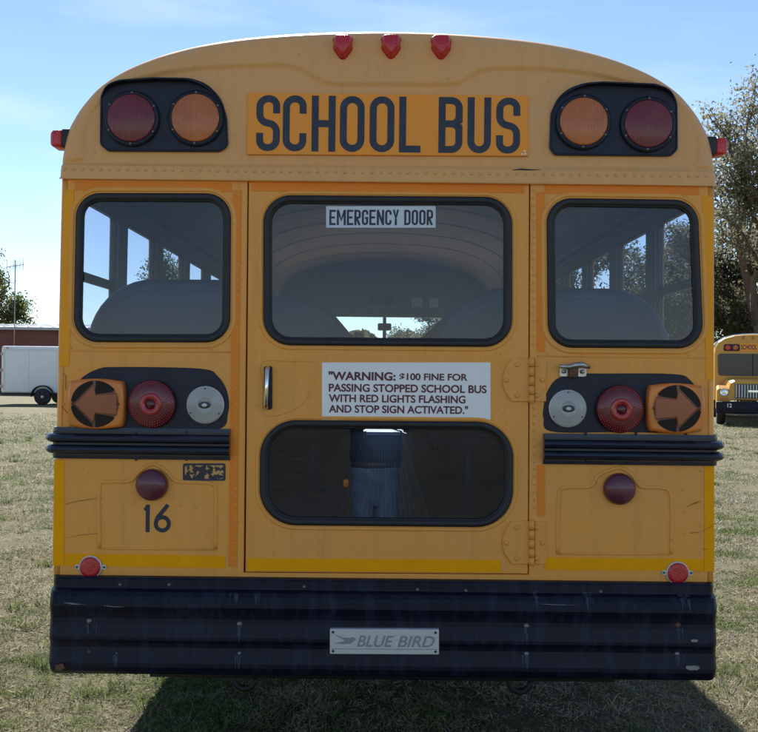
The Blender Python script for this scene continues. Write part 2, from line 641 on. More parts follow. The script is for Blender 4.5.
def clean_rect(px0, py0, px1, py1, y=0):
    """quad from photograph pixels on the plane at depth y"""
    return [P(px0, py1, y), P(px1, py1, y), P(px1, py0, y), P(px0, py0, y)]


def empty(name, loc=(0, 0, 0), rz=0, label=None, cat=None, group=None, kind=None):
    o = bpy.data.objects.new(name, None)
    COL.objects.link(o)
    o.location = loc
    o.rotation_euler = (0, 0, rz)
    o.empty_display_size = 0.2
    return tag(o, label, cat, group, kind)


def tag(o, label=None, cat=None, group=None, kind=None):
    if label:
        o['label'] = label
    if cat:
        o['category'] = cat
    if group:
        o['group'] = group
    if kind:
        o['kind'] = kind
    return o


def copy_tree(o, parent=None):
    c = o.copy()
    COL.objects.link(c)
    c.parent = parent
    for ch in list(o.children):
        copy_tree(ch, c)
    return c


# stroke lettering: centre lines in a unit cell, (points, rounded corner indices, closed)
GL = {
    'S': [([(1, .70), (1, 1), (0, 1), (0, .54), (1, .46), (1, 0), (0, 0), (0, .30)], (1, 2, 3, 4, 5, 6), 0)],
    'C': [([(1, .70), (1, 1), (0, 1), (0, 0), (1, 0), (1, .30)], (1, 2, 3, 4), 0)],
    'G': [([(1, .72), (1, 1), (0, 1), (0, 0), (1, 0), (1, .46), (.5, .46)], (1, 2, 3, 4), 0)],
    'H': [([(0, -1), (0, 2)], (), 0), ([(1, -1), (1, 2)], (), 0), ('bar', .5)],
    'O': [([(0, 0), (0, 1), (1, 1), (1, 0)], (0, 1, 2, 3), 1)],
    'D': [([(0, 0), (0, 1), (1, 1), (1, 0)], (2, 3), 1)],
    'U': [([(0, 2), (0, 0), (1, 0), (1, 2)], (1, 2), 0)],
    'L': [([(0, 2), (0, 0), (9, 0)], (), 0)],
    'B': [],
    'E': [([(9, 1), (0, 1), (0, 0), (9, 0)], (), 0), ('bar', .5)],
    'M': [([(0, -1), (0, 2)], (), 0), ([(1, -1), (1, 2)], (), 0), ([(.06, .97), (.5, .30), (.94, .97)], (), 0)],
    'N': [([(0, -1), (0, 2)], (), 0), ([(1, -1), (1, 2)], (), 0), ([(.04, .97), (.96, .03)], (), 0)],
    'R': [([(0, -1), (0, 1), (1, 1), (1, .48), ('t', .48)], (2, 3), 0), ([(.35, .40), (1.0, -1)], (), 0)],
    'Y': [([(0, 2), (.5, .45), (1, 2)], (), 0), ([(.5, .38), (.5, -1)], (), 0)],
    '1': [([(1, -1), (1, 2)], (), 0), ([(0.0, .84), (.9, .97)], (), 0)],
    '6': [([(0, 0), (0, .56), (1, .56), (1, 0)], (0, 1, 2, 3), 1), ([(.02, .40), (.16, .56), (.92, 2)], (), 0)],
}


def stroke_letter(mb, ch, x0, z0, w_, h_, th, y, mi=0):
    ht = th / 2
    X = lambda a: x0 + w_ if a == 9 else x0 + ht + a * (w_ - 2 * ht)

    def Z(b):
        return z0 if b == -1 else z0 + h_ if b == 2 else z0 + ht + b * (h_ - 2 * ht)
    if ch == 'B':
        r_ = w_ * .46
        zm = z0 + h_ * .52
        xw = x0 + w_ * .90
        outer = roundpoly([(x0, z0), (x0 + w_, z0), (x0 + w_, zm - .02 * h_), (xw, zm), (x0 + w_, zm + .02 * h_), (x0 + w_, z0 + h_), (x0, z0 + h_)], [0, r_, r_ * .35, 0, r_ * .35, r_, 0], 8)
        ri_ = max(.001, r_ - th)
        holes_ = [roundpoly(rect(x0 + th, x0 + w_ - th, z0 + th, zm - th / 2), [0, ri_, ri_, 0], 6), roundpoly(rect(x0 + th, x0 + w_ - th, zm + th / 2, z0 + h_ - th), [0, ri_, ri_, 0], 6)]
        mb.plate(outer, holes_, y, 0, mi)
        return
    y += .0003
    for g in GL[ch]:
        y -= .0003
        if g[0] == 'bar':
            zc = Z(g[1])
            xr = {'H': x0 + w_ - th, 'E': x0 + w_ * .88, 'B': x0 + w_ - th}[ch]
            mb.add([(x0 + th, y, zc - ht), (xr, y, zc - ht), (xr, y, zc + ht), (x0 + th, y, zc + ht)], [(0, 1, 2, 3)], mi)
            continue
        pts = [((x0 + th, Z(b)) if a == 't' else (X(a), Z(b))) for a, b in g[0]]
        r = (w_ - th) * 0.5
        rads = [r if i in g[1] else 0 for i in range(len(pts))]
        if ch == 'B':
            rads = [min(q, (h_ - th) * 0.24) for q in rads]
        path = roundpoly(pts, rads, 7, bool(g[2]))
        clean = [path[0]]
        for p in path[1:]:
            if (Vector(p) - Vector(clean[-1])).length > 1e-5:
                clean.append(p)
        if g[2] and (Vector(clean[0]) - Vector(clean[-1])).length < 1e-5:
            clean.pop()
        n = len(clean)
        L_, R_ = [], []
        for i in range(n):
            p = Vector(clean[i])
            a = p - Vector(clean[i - 1]) if (g[2] or i > 0) else Vector(clean[1]) - p
            b = Vector(clean[(i + 1) % n]) - p if (g[2] or i < n - 1) else p - Vector(clean[i - 1])
            a.normalize()
            b.normalize()
            na, nb = Vector((-a.y, a.x)), Vector((-b.y, b.x))
            hh = na + nb
            hh = hh.normalized() if hh.length > 1e-6 else na
            k = ht / max(0.80 if ch in 'MN' else 0.35, hh.dot(na))
            L_.append(p + hh * k)
            R_.append(p - hh * k)
        vs = [(q.x, y, q.y) for q in L_] + [(q.x, y, q.y) for q in R_]
        m = n if g[2] else n - 1
        mb.add(vs, [(i, (i + 1) % n, (i + 1) % n + n, i + n) for i in range(m)], mi)


# ------------------------------------------------------------------ ground
def ground_material():
    m, t, b = _mat('dry_turf')
    L = t.links.new
    co = t.nodes.new('ShaderNodeTexCoord')

    def noise(scale, detail=8, rgh=0.6):
        n = t.nodes.new('ShaderNodeTexNoise')
        n.inputs['Scale'].default_value = scale
        n.inputs['Detail'].default_value = detail
        n.inputs['Roughness'].default_value = rgh
        L(co.outputs['Object'], n.inputs['Vector'])
        return n.outputs['Fac']

    def rng(v, a, b_, c_=0.0, d=1.0):
        r = t.nodes.new('ShaderNodeMapRange')
        for i, x in enumerate((a, b_, c_, d)):
            r.inputs[i + 1].default_value = x
        L(v, r.inputs[0])
        return r.outputs[0]

    def mix(f, c1, c2_):
        x = t.nodes.new('ShaderNodeMixRGB')
        L(f, x.inputs['Fac'])
        for s, v in (('Color1', c1), ('Color2', c2_)):
            if isinstance(v, tuple):
                x.inputs[s].default_value = (*v, 1)
            else:
                L(v, x.inputs[s])
        return x.outputs[0]
    c = mix(rng(noise(0.35), 0.35, 0.65), (0.24, 0.215, 0.135), (0.17, 0.172, 0.095))
    c = mix(rng(noise(1.7), 0.42, 0.66), c, (0.30, 0.25, 0.155))
    c = mix(rng(noise(6.0, 10, 0.7), 0.50, 0.68, 0, 0.8), c, (0.10, 0.12, 0.05))
    c = mix(rng(noise(3.1, 10, 0.7), 0.58, 0.72, 0, 0.75), c, (0.34, 0.32, 0.27))
    c = mix(rng(noise(45, 6, 0.7), 0.42, 0.62, 0, 0.75), c, (0.09, 0.08, 0.05))
    L(c, b.inputs['Base Color'])
    b.inputs['Roughness'].default_value = 0.9
    b.inputs['Specular IOR Level'].default_value = 0.15
    bp = t.nodes.new('ShaderNodeBump')
    bp.inputs['Strength'].default_value = 0.9
    bp.inputs['Distance'].default_value = 0.06
    L(noise(28, 8, 0.75), bp.inputs['Height'])
    L(bp.outputs[0], b.inputs['Normal'])
    return m


M['turf'] = ground_material()
g = MB()
xs = [-700, -200, -60] + [i * 2.0 for i in range(-20, 21)] + [60, 200, 700]
ys = [-300, -80] + [i * 2.0 for i in range(-15, 46)] + [140, 300, 900]


def ground_z(x, y):
    return 0.02 * math.sin(x * 0.9 + 0.4 * y) * math.sin(0.7 * y + 1.3) if (abs(x) > 3 or y > 12 or y < -6) and abs(x) < 42 and -31 < y < 92 else 0.0


g.add([(x, y, ground_z(x, y)) for y in ys for x in xs],
      [(j * len(xs) + i, j * len(xs) + i + 1, (j + 1) * len(xs) + i + 1, (j + 1) * len(xs) + i) for j in range(len(ys) - 1) for i in range(len(xs) - 1)], 0, True)
tag(g.build('ground', 'turf', fix=False), 'sunlit dry field of tan and green turf under the buses', 'ground', kind='structure')


def attr_material(name, rough=0.7, trans=0.3):
    m, t, b = _mat(name)
    a = t.nodes.new('ShaderNodeAttribute')
    a.attribute_name = 'tint'
    t.links.new(a.outputs['Color'], b.inputs['Base Color'])
    b.inputs['Roughness'].default_value = rough
    b.inputs['Specular IOR Level'].default_value = 0.25
    if trans:
        o = t.nodes['Material Output']
        tl = t.nodes.new('ShaderNodeBsdfTranslucent')
        t.links.new(a.outputs['Color'], tl.inputs['Color'])
        mx = t.nodes.new('ShaderNodeMixShader')
        mx.inputs[0].default_value = trans
        t.links.new(b.outputs[0], mx.inputs[1])
        t.links.new(tl.outputs[0], mx.inputs[2])
        t.links.new(mx.outputs[0], o.inputs['Surface'])
    return m


M['blade'] = attr_material('grass_blade', 0.6, 0.35)
M['leaf'] = attr_material('leaf', 0.6, 0.5)


def np_mesh(name, co, faces, tint, material):
    """co (n,3), faces (m,k), tint (n,3)"""
    me = bpy.data.meshes.new(name)
    n, (m, k) = len(co), faces.shape
    me.vertices.add(n)
    me.vertices.foreach_set('co', co.astype(np.float32).ravel())
    me.loops.add(m * k)
    me.loops.foreach_set('vertex_index', faces.astype(np.int32).ravel())
    me.polygons.add(m)
    me.polygons.foreach_set('loop_start', (np.arange(m) * k).astype(np.int32))
    me.update(calc_edges=True)
    a = me.attributes.new('tint', 'FLOAT_COLOR', 'POINT')
    a.data.foreach_set('color', np.concatenate([tint, np.ones((n, 1))], 1).astype(np.float32).ravel())
    me.materials.append(M[material] if isinstance(material, str) else material)
    return me


def value_noise(x, y, seed=0):
    """cheap smooth noise in 0..1"""
    r = np.random.RandomState(seed)
    tab = r.rand(64, 64)
    xi, yi = np.floor(x).astype(int), np.floor(y).astype(int)
    fx, fy = x - xi, y - yi
    fx, fy = fx * fx * (3 - 2 * fx), fy * fy * (3 - 2 * fy)
    g_ = lambda i, j: tab[i % 64, j % 64]
    return (g_(xi, yi) * (1 - fx) + g_(xi + 1, yi) * fx) * (1 - fy) + (g_(xi, yi + 1) * (1 - fx) + g_(xi + 1, yi + 1) * fx) * fy


def grass():
    r = np.random.RandomState(3)
    N = 900000
    d = 4.0 * np.exp(r.rand(N) * math.log(34 / 4.0))      # even in picture height
    side = r.rand(N) * 2 - 1
    x = CX + side * (0.46 * d + 1.0)
    y = d - CD
    keep = ~((np.abs(x) < 0.9) & (y > 2.8) & (y < 11.5))
    x, y, d = x[keep], y[keep], d[keep]
    n = len(x)
    dens = value_noise(x * 1.3, y * 1.3, 5) * 0.35 + value_noise(x * 4.5, y * 4.5, 6) * 0.35 + value_noise(x * 13, y * 13, 7) * 0.30
    keep = r.rand(n) < np.clip((dens - 0.30) * 3.0, 0.10, 1)
    x, y, d, dens = x[keep], y[keep], d[keep], dens[keep]
    # tufts: taller green clumps here and there
    nt, per = 420, 46
    td = 4.0 * np.exp(r.rand(nt) * math.log(26 / 4.0))
    tx = CX + (r.rand(nt) * 2 - 1) * (0.46 * td + 1.0)
    ok = np.abs(tx) > 0.95
    tx, td = tx[ok], td[ok]
    ts = np.repeat(.025 + .06 * r.rand(len(tx)), per)
    tux = np.repeat(tx, per) + r.randn(len(ts)) * ts
    tud = np.repeat(td, per) + r.randn(len(ts)) * ts
    n0 = len(x)
    x, d = np.r_[x, tux], np.r_[d, tud]
    y, dens = d - CD, np.r_[dens, np.full(len(ts), .6)]
    n = len(x)
    tuft = np.arange(n) >= n0
    tgrn = np.r_[np.zeros(n0), np.repeat(r.rand(len(tx)), per)]
    green = value_noise(x * 0.7 + 9, y * 0.7, 11) * 0.35 + value_noise(x * 2.6, y * 2.6, 12) * 0.35 + value_noise(x * 9, y * 9, 13) * 0.30
    gm = np.clip((green - 0.44) * 4.5 + r.randn(n) * 0.30, 0, 1)[:, None]
    h = (0.014 + 0.040 * r.rand(n) ** 2 + 0.05 * np.clip(dens - .4, 0, 1)) * (0.8 + 0.3 * np.clip(d / 12, 0, 2))
    gm = np.where(tuft[:, None], (tgrn > .35)[:, None] * (.75 + .25 * r.rand(n, 1)), gm)
    h = np.where(tuft, .035 + .055 * r.rand(n), h)
    wd = (0.0012 + 0.0018 * r.rand(n)) * np.clip(d / 5, 0.9, 6)
    a = r.rand(n) * 2 * PI
    lean = np.where(r.rand(n) < .65, 1.15 + .38 * r.rand(n), 1.1 * r.rand(n))     # most of it lies matted
    lean = np.where(tuft, .15 + .8 * r.rand(n), lean)
    la = r.rand(n) * 2 * PI
    wd = np.where(tuft, wd * 1.7, wd)
    base = np.stack([x, y, np.zeros(n) + 0.001 + .018 * r.rand(n) * dens], 1)
    u = np.stack([np.cos(a), np.sin(a), np.zeros(n)], 1) * wd[:, None]
    tip = np.stack([np.cos(la) * np.sin(lean), np.sin(la) * np.sin(lean), np.cos(lean)], 1) * h[:, None]
    co = np.stack([base - u, base + u, base + tip * .6 + np.array([[0, 0, .004]]), base + tip], 1).reshape(-1, 3)
    i = np.arange(n)[:, None] * 4
    f = np.concatenate([i + np.array([[0, 1, 2]]), i + np.array([[1, 3, 2]])])
    straw = np.array([[0.335, 0.305, 0.20]]) * (0.55 + 0.9 * r.rand(n, 1))
    pale = np.array([[0.43, 0.41, 0.34]]) * (0.7 + 0.5 * r.rand(n, 1))
    rust_ = np.array([[0.30, 0.225, 0.125]]) * (0.6 + 0.7 * r.rand(n, 1))
    grn = np.array([[0.125, 0.170, 0.058]]) * (0.55 + 1.0 * r.rand(n, 1))
    pz = value_noise(x * 1.9, y * 1.9, 21)[:, None]
    pick = r.rand(n, 1)
    c = np.where(pick < .12 + .35 * pz, pale, np.where(pick > .86, rust_, straw)) * (1 - gm) + grn * gm
    tint = np.repeat(c, 4, axis=0)
    me = np_mesh('grass', co, f, tint, 'blade')
    o = bpy.data.objects.new('grass', me)
    COL.objects.link(o)
    tag(o, 'short dry grass blades with green patches covering the field', 'grass', kind='stuff')


grass()

# ------------------------------------------------------------------ trees, far wood
def limbs(mb, p, d, length, r, depth, rng, tips, spread=0.6, up=0.12):
    pts = [p]
    rads = [r]
    q = p.copy()
    dd = d.copy()
    seg = 4 if depth > 1 else 3
    for i in range(seg):
        dd = (dd + Vector((rng.gauss(0, .16), rng.gauss(0, .16), rng.gauss(0, .10) + up * 0.5))).normalized()
        q = q + dd * (length / seg)
        pts.append(q.copy())
        rads.append(r * (1 - 0.42 * (i + 1) / seg))
    mb.tube(pts, rads, 6 if depth > 1 else 4, caps=False)
    if depth <= 2:
        for q_ in pts[1:]:
            tips.append((q_, depth))
    if depth == 0:
        return
    nch = rng.choice((3, 3, 4)) if depth > 1 else 3
    for k in range(nch):
        t = 0.45 + 0.55 * (k + 1) / nch
        b = pts[min(seg, max(1, round(t * seg)))]
        a = rng.random() * 2 * PI
        s_ = spread * (0.7 + 0.6 * rng.random())
        o = dd.orthogonal().normalized()
        o.rotate(Matrix.Rotation(a, 3, dd))
        nd = (dd * math.cos(s_) + o * math.sin(s_)).normalized()
        limbs(mb, b, nd, length * (0.62 + 0.22 * rng.random()), r * 0.52, depth - 1, rng, tips, spread, up)


M['bark'] = mat('bark', (0.17, 0.14, 0.115), 0.9, c2=(0.10, 0.082, 0.066), vscale=6, bump=0.8, bscale=12)


def tree_meshes(seed, height, width, per_tip, leaf, pal, depth=4, trunk_h=0.22, low=0.0):
    """a trunk-with-limbs mesh and a crown mesh of loose leaves, scaled to the height and width asked for"""
    rng = random.Random(seed)
    mb = MB()
    tips = []
    limbs(mb, Vector((0, 0, -0.1)), Vector((0, 0, 1)), 3.0, 0.24, depth, rng, tips, 0.62, 0.14)
    for k in range(4):
        a = rng.random() * 6.28
        limbs(mb, Vector((0, 0, 1.2 + 0.4 * k)), Vector((math.cos(a), math.sin(a), 0.35)).normalized(), 2.2, 0.10, depth - 1, rng, tips, 0.6, 0.08)
    tp = np.array([t[0][:] for t in tips])
    zmax = np.percentile(tp[:, 2], 99)
    rad = np.percentile(np.hypot(tp[:, 0], tp[:, 1]), 95)
    sz, sx = height / (zmax + 0.3), width / 2 / rad
    mb.v = [(x * sx, y * sx, z * sz) for x, y, z in mb.v]
    tp = tp * np.array([sx, sx, sz])
    r = np.random.RandomState(seed)
    if low:
        tp = tp[tp[:, 2] > low]
    n = len(tp) * per_tip
    c = np.repeat(tp, per_tip, 0) + r.randn(n, 3) * np.array([0.30, 0.30, 0.24]) * (height / 12) ** 0.5
    nrm = r.randn(n, 3)
    nrm /= np.linalg.norm(nrm, axis=1)[:, None]
    u = np.cross(nrm, r.randn(n, 3))
    u /= np.linalg.norm(u, axis=1)[:, None]
    v = np.cross(nrm, u)
    s_ = leaf * (0.55 + 0.9 * r.rand(n, 1))
    co = np.stack([c - u * s_, c + v * s_ * 0.5, c + u * s_, c - v * s_ * 0.5], 1).reshape(-1, 3)
    f = np.arange(n * 4).reshape(-1, 4)
    clump = r.rand(len(tp), 1)
    pal = np.array(pal)
    k = np.clip((np.repeat(clump, per_tip, 0) * 0.6 + r.rand(n, 1) * 0.4) * (len(pal) - 1), 0, len(pal) - 1.001)
    i0 = k.astype(int)
    fr = k - i0
    col = (pal[i0[:, 0]] * (1 - fr) + pal[i0[:, 0] + 1] * fr) * (0.7 + 0.6 * r.rand(n, 1))
    return mb, np_mesh('crown', co, f, np.repeat(col, 4, 0), 'leaf')


PAL_A = [(0.13, 0.13, 0.085), (0.19, 0.18, 0.115), (0.28, 0.255, 0.165)]
PAL_B = [(0.085, 0.088, 0.052), (0.14, 0.135, 0.08), (0.22, 0.20, 0.125)]
PAL_C = [(0.06, 0.085, 0.030), (0.10, 0.12, 0.04), (0.16, 0.16, 0.06)]


def plant_tree(name, mb, crown, loc, rz, label, group, sc=(1, 1, 1)):
    root = empty(name, loc, rz, label, 'tree', group)
    root.scale = sc
    t = mb.build('trunk', 'bark', root, fix=False)
    c = bpy.data.objects.new('crown', crown)
    COL.objects.link(c)
    c.parent = root
    return root


def copy_tree_at(src, loc, rz, sc, label):
    c = copy_tree(src)
    c.location = loc
    c.rotation_euler = (0, 0, rz)
    c.scale = sc
    c['label'] = label
    return c


GR = 'trees beyond the parked school bus'
mbA, crA = tree_meshes(11, 14.6, 12.5, 56, 0.080, PAL_A, 4)
tA = plant_tree('tree', mbA, crA, (18.5, 43, 0), 0.3, 'tall thin leaved olive tree rising above the parked school bus', GR)
mbB, crB = tree_meshes(23, 9.6, 8.5, 38, 0.090, PAL_B, 4)
tB = plant_tree('tree', mbB, crB, (15.4, 46, 0), 1.0, 'dark bushy tree just right of the near bus, behind the parked bus', GR)
copy_tree_at(tB, (11.2, 49, 0), 2.6, (1.0, 1.0, 0.98), 'dark tree seen through the right rear window, nearest its outer edge')
copy_tree_at(tB, (7.6, 53, 0), 4.1, (1, 1, 0.9), 'dark tree seen in the middle of the right rear window')
copy_tree_at(tB, (3.6, 66, 0), 5.2, (1, 1, 0.72), 'smaller dark tree seen through the right rear window, nearest the emergency door')
copy_tree_at(tB, (20.5, 50, 0), 3.3, (1.2, 1.2, 1.0), 'dark bushy tree behind the parked bus at the picture edge, below the tall one')
copy_tree_at(tA, (26.5, 52, 0), 1.9, (1, 1, 0.92), 'olive tree standing right of the tall thin one, outermost of the row')

GL_ = 'trees on the left beyond the brick building'
mbC, crC = tree_meshes(37, 11.0, 8.8, 30, 0.11, PAL_C, 4)
tC = plant_tree('tree', mbC, crC, (-31.6, 73, 0), 0.9, 'sunlit green tree behind the brick building beside the aerial', GL_)
mbD, crD = tree_meshes(41, 10.8, 4.6, 18, 0.11, PAL_C, 4)
plant_tree('tree', mbD, crD, (-17.4, 72, 0), 2.0, 'slim loose tree seen through the left rear window', GL_)


def far_wood():
    r = np.random.RandomState(9)
    n = 120000
    x = r.rand(n) * 260 - 130
    top = 4.2 + 1.6 * value_noise(x * 0.09, x * 0 + 3, 2) + 1.4 * value_noise(x * 0.45, x * 0 + 7, 4)
    z = top * r.rand(n) ** 0.6
    y = 104 + r.randn(n) * 2.5 * np.sqrt(np.clip(1 - (z / top) ** 2, 0.05, 1)) + 4 * np.sin(x * 0.08)
    c = np.stack([x, y, z], 1)
    nrm = r.randn(n, 3)
    nrm /= np.linalg.norm(nrm, axis=1)[:, None]
    u = np.cross(nrm, r.randn(n, 3))
    u /= np.linalg.norm(u, axis=1)[:, None]
    v = np.cross(nrm, u)
    s_ = 0.42 * (0.5 + r.rand(n, 1))
    co = np.stack([c - u * s_, c + v * s_ * .6, c + u * s_, c - v * s_ * .6], 1).reshape(-1, 3)
    k = value_noise(x * 0.3, z, 8)[:, None]
    col = (np.array([[0.06, 0.075, 0.035]]) * (1 - k) + np.array([[0.13, 0.12, 0.06]]) * k) * (0.7 + 0.6 * r.rand(n, 1))
    me = np_mesh('far_wood', co, np.arange(n * 4).reshape(-1, 4), np.repeat(col, 4, 0), 'leaf')
    o = bpy.data.objects.new('far_wood', me)
    COL.objects.link(o)
    tag(o, 'low far-off wood along the horizon beyond the field', 'wood', kind='stuff')


far_wood()

# ------------------------------------------------------------------ brick building and aerial
def brick_material():
    m, t, b = _mat('brick')
    co = t.nodes.new('ShaderNodeTexCoord')
    mpg = t.nodes.new('ShaderNodeMapping')
    mpg.inputs['Rotation'].default_value = (PI / 2, 0, 0)
    br = t.nodes.new('ShaderNodeTexBrick')
    br.inputs['Color1'].default_value = (0.20, 0.062, 0.048, 1)
    br.inputs['Color2'].default_value = (0.14, 0.042, 0.036, 1)
    br.inputs['Mortar'].default_value = (0.22, 0.17, 0.14, 1)
    br.inputs['Scale'].default_value = 4.0
    br.inputs['Mortar Size'].default_value = 0.012
    t.links.new(co.outputs['Object'], mpg.inputs['Vector'])
    t.links.new(mpg.outputs[0], br.inputs['Vector'])
    t.links.new(br.outputs['Color'], b.inputs['Base Color'])
    b.inputs['Roughness'].default_value = 0.85
    return m


M['brick'] = brick_material()
M['roof_metal'] = mat('roof_metal', (0.42, 0.45, 0.48), 0.5, var=0.15, vscale=1.5)
bb = empty('brick_building', (-28, 56.4, 0), 0, 'long low dark red brick building with grey metal roof edge behind the white trailer', 'building')
mb = MB()
mb.box(-17, 12, 0, 11, 0, 3.95)
mb.build('wall', 'brick', bb)
mb = MB()
mb.box(-17.4, 12.4, -0.45, 11.4, 3.95, 4.12)
mb.loft([[(-17.4, -0.45, 4.12), (-17.4, 5.5, 4.55), (-17.4, 11.4, 4.12)], [(12.4, -0.45, 4.12), (12.4, 5.5, 4.55), (12.4, 11.4, 4.12)]], smooth=False)
for i in range(40):
    x = -17.2 + i * 0.75
    mb.loft([[(x, -0.45, 4.13), (x + .05, -0.45, 4.13), (x + .05, -0.45, 4.17), (x, -0.45, 4.17)], [(x, 5.5, 4.56), (x + .05, 5.5, 4.56), (x + .05, 5.5, 4.60), (x, 5.5, 4.60)]], smooth=False)
mb.build('roof', 'roof_metal', bb)
for wx in (-13, -8, -3, 2, 7):
    mb = MB()
    mb.box(wx - .75, wx + .75, -0.06, -0.002, 1.1, 2.5)
    f_ = mb.build('window', 'white_paint', bb)
    mb = MB()
    for s_ in (-1, 1):
        mb.box(wx + s_ * .36 - .31, wx + s_ * .36 + .31, -0.075, -0.061, 1.18, 2.42)
    mb.build('pane', 'inner_dark', f_)

ae = empty('aerial_mast', (-22.6, 56.0, 0), 0, 'thin television aerial on a tall mast standing in front of the brick building roof', 'aerial')
mb = MB()
mb.tube([(0, -0.4, 0), (0, -0.4, 8.2)], 0.035, 6)
mb.build('mast', 'zinc', ae)
mb = MB()
mb.tube([(-.55, -.4, 7.75), (.55, -.4, 7.95)], 0.02, 5)
for k in range(6):
    x = -.5 + k * .2
    z = 7.85 + x * .18
    mb.tube([(x, -0.4 - .25, z - .25), (x, -0.4 + .25, z + .3)], 0.012, 4)
    mb.tube([(x, -0.4, z - .38), (x, -0.4, z + .38)], 0.012, 4)
mb.build('antenna_array', 'zinc', ae)

# ------------------------------------------------------------------ white cargo trailer
TZ = 38.4
tr = empty('cargo_trailer', (-14.33, TZ, 0), 0, 'white enclosed cargo trailer with black fender standing before the brick building', 'trailer')
mb = MB()
mb.bbox(-2.28, 2.4, 0, 2.0, 0.50, 2.55, 0.10, seg=3)
mb.build('box_body', 'white_paint', tr)
mb = MB()
mb.box(-2.10, 2.2, -0.012, -0.001, 2.36, 2.42)
mb.box(-2.16, -2.11, -0.014, -0.001, 0.60, 2.42)
for k in range(24):
    mb.rivet(-2.05 + k * .18, 2.39, -0.012, 0.014, 0.006, seg=6)
for x in (-1.05, .15, 1.35):
    mb.box(x - .012, x + .012, -.006, -.001, .56, 2.35)
mb.box(-2.1, 2.2, -.010, -.001, .56, .60)
mb.build('edge_trim', 'alu', tr)
for x in (-2.0, 2.1):
    mb = MB()
    mb.bbox(x - .05, x + .05, -.03, -.002, 2.44, 2.48, .008)
    mb.build('marker_light', 'red_marker', tr)
for z in (.8, 1.5, 2.2):
    mb = MB()
    mb.bbox(-2.30, -2.20, -.03, .03, z - .06, z + .06, .008)
    mb.build('hinge', 'zinc', tr)
mb = MB()
mb.box(-2.2, 2.35, -0.015, 0.02, 0.42, 0.52)
mb.tube([(2.35, 1.0, 0.45), (3.6, 1.0, 0.45)], 0.05, 6)
mb.tube([(2.35, 0.2, 0.45), (3.4, 0.95, 0.45)], 0.04, 6)
mb.tube([(2.35, 1.8, 0.45), (3.4, 1.05, 0.45)], 0.04, 6)
mb.build('frame', 'frame_black', tr)
mb = MB()
mb.box(-2.30, -2.275, 0.12, 1.88, 0.62, 2.4)
mb.build('rear_door', 'white_paint', tr)
for wx in (-0.42,):
    pts = [(wx + .50 * math.cos(q), .36 + .50 * math.sin(q)) for q in [PI * k / 12 for k in range(13)]]
    mb = MB()
    mb.loft([[(x, -0.20, z) for x, z in pts] + [(wx + (x - wx) * .92, -0.20, .36 + (z - .36) * .92) for x, z in pts[::-1]],
             [(x, 0.0, z) for x, z in pts] + [(wx + (x - wx) * .92, 0.0, .36 + (z - .36) * .92) for x, z in pts[::-1]]])
    mb.build('fender', 'frame_black', tr)
    for y_ in (-0.16, 2.0):
        mb = MB()
        mb.lathe((wx, y_ + .17, .36), [(.2, 0), (.34, .01), (.36, .04), (.36, .14), (.34, .17), (.20, .17)], seg=28)
        wo = mb.build('wheel', 'tyre', tr)
        mb = MB()
        mb.lathe((wx, y_ + .17, .36), [(.205, .005), (.205, .166), (.17, .168), (.15, .13), (.07, .14), (.06, .17), (.0, .175)], seg=24)
        ro = mb.build('rim', 'rim_white', wo)
mb = MB()
for k in range(8):
    q = 2 * PI * k / 8
    mb.lathe((-0.42 + .115 * math.cos(q), -0.13, .36 + .115 * math.sin(q)), [(.03, 0), (.03, .012)], seg=8)
mb.build('rim_slot', 'inner_dark', wo)

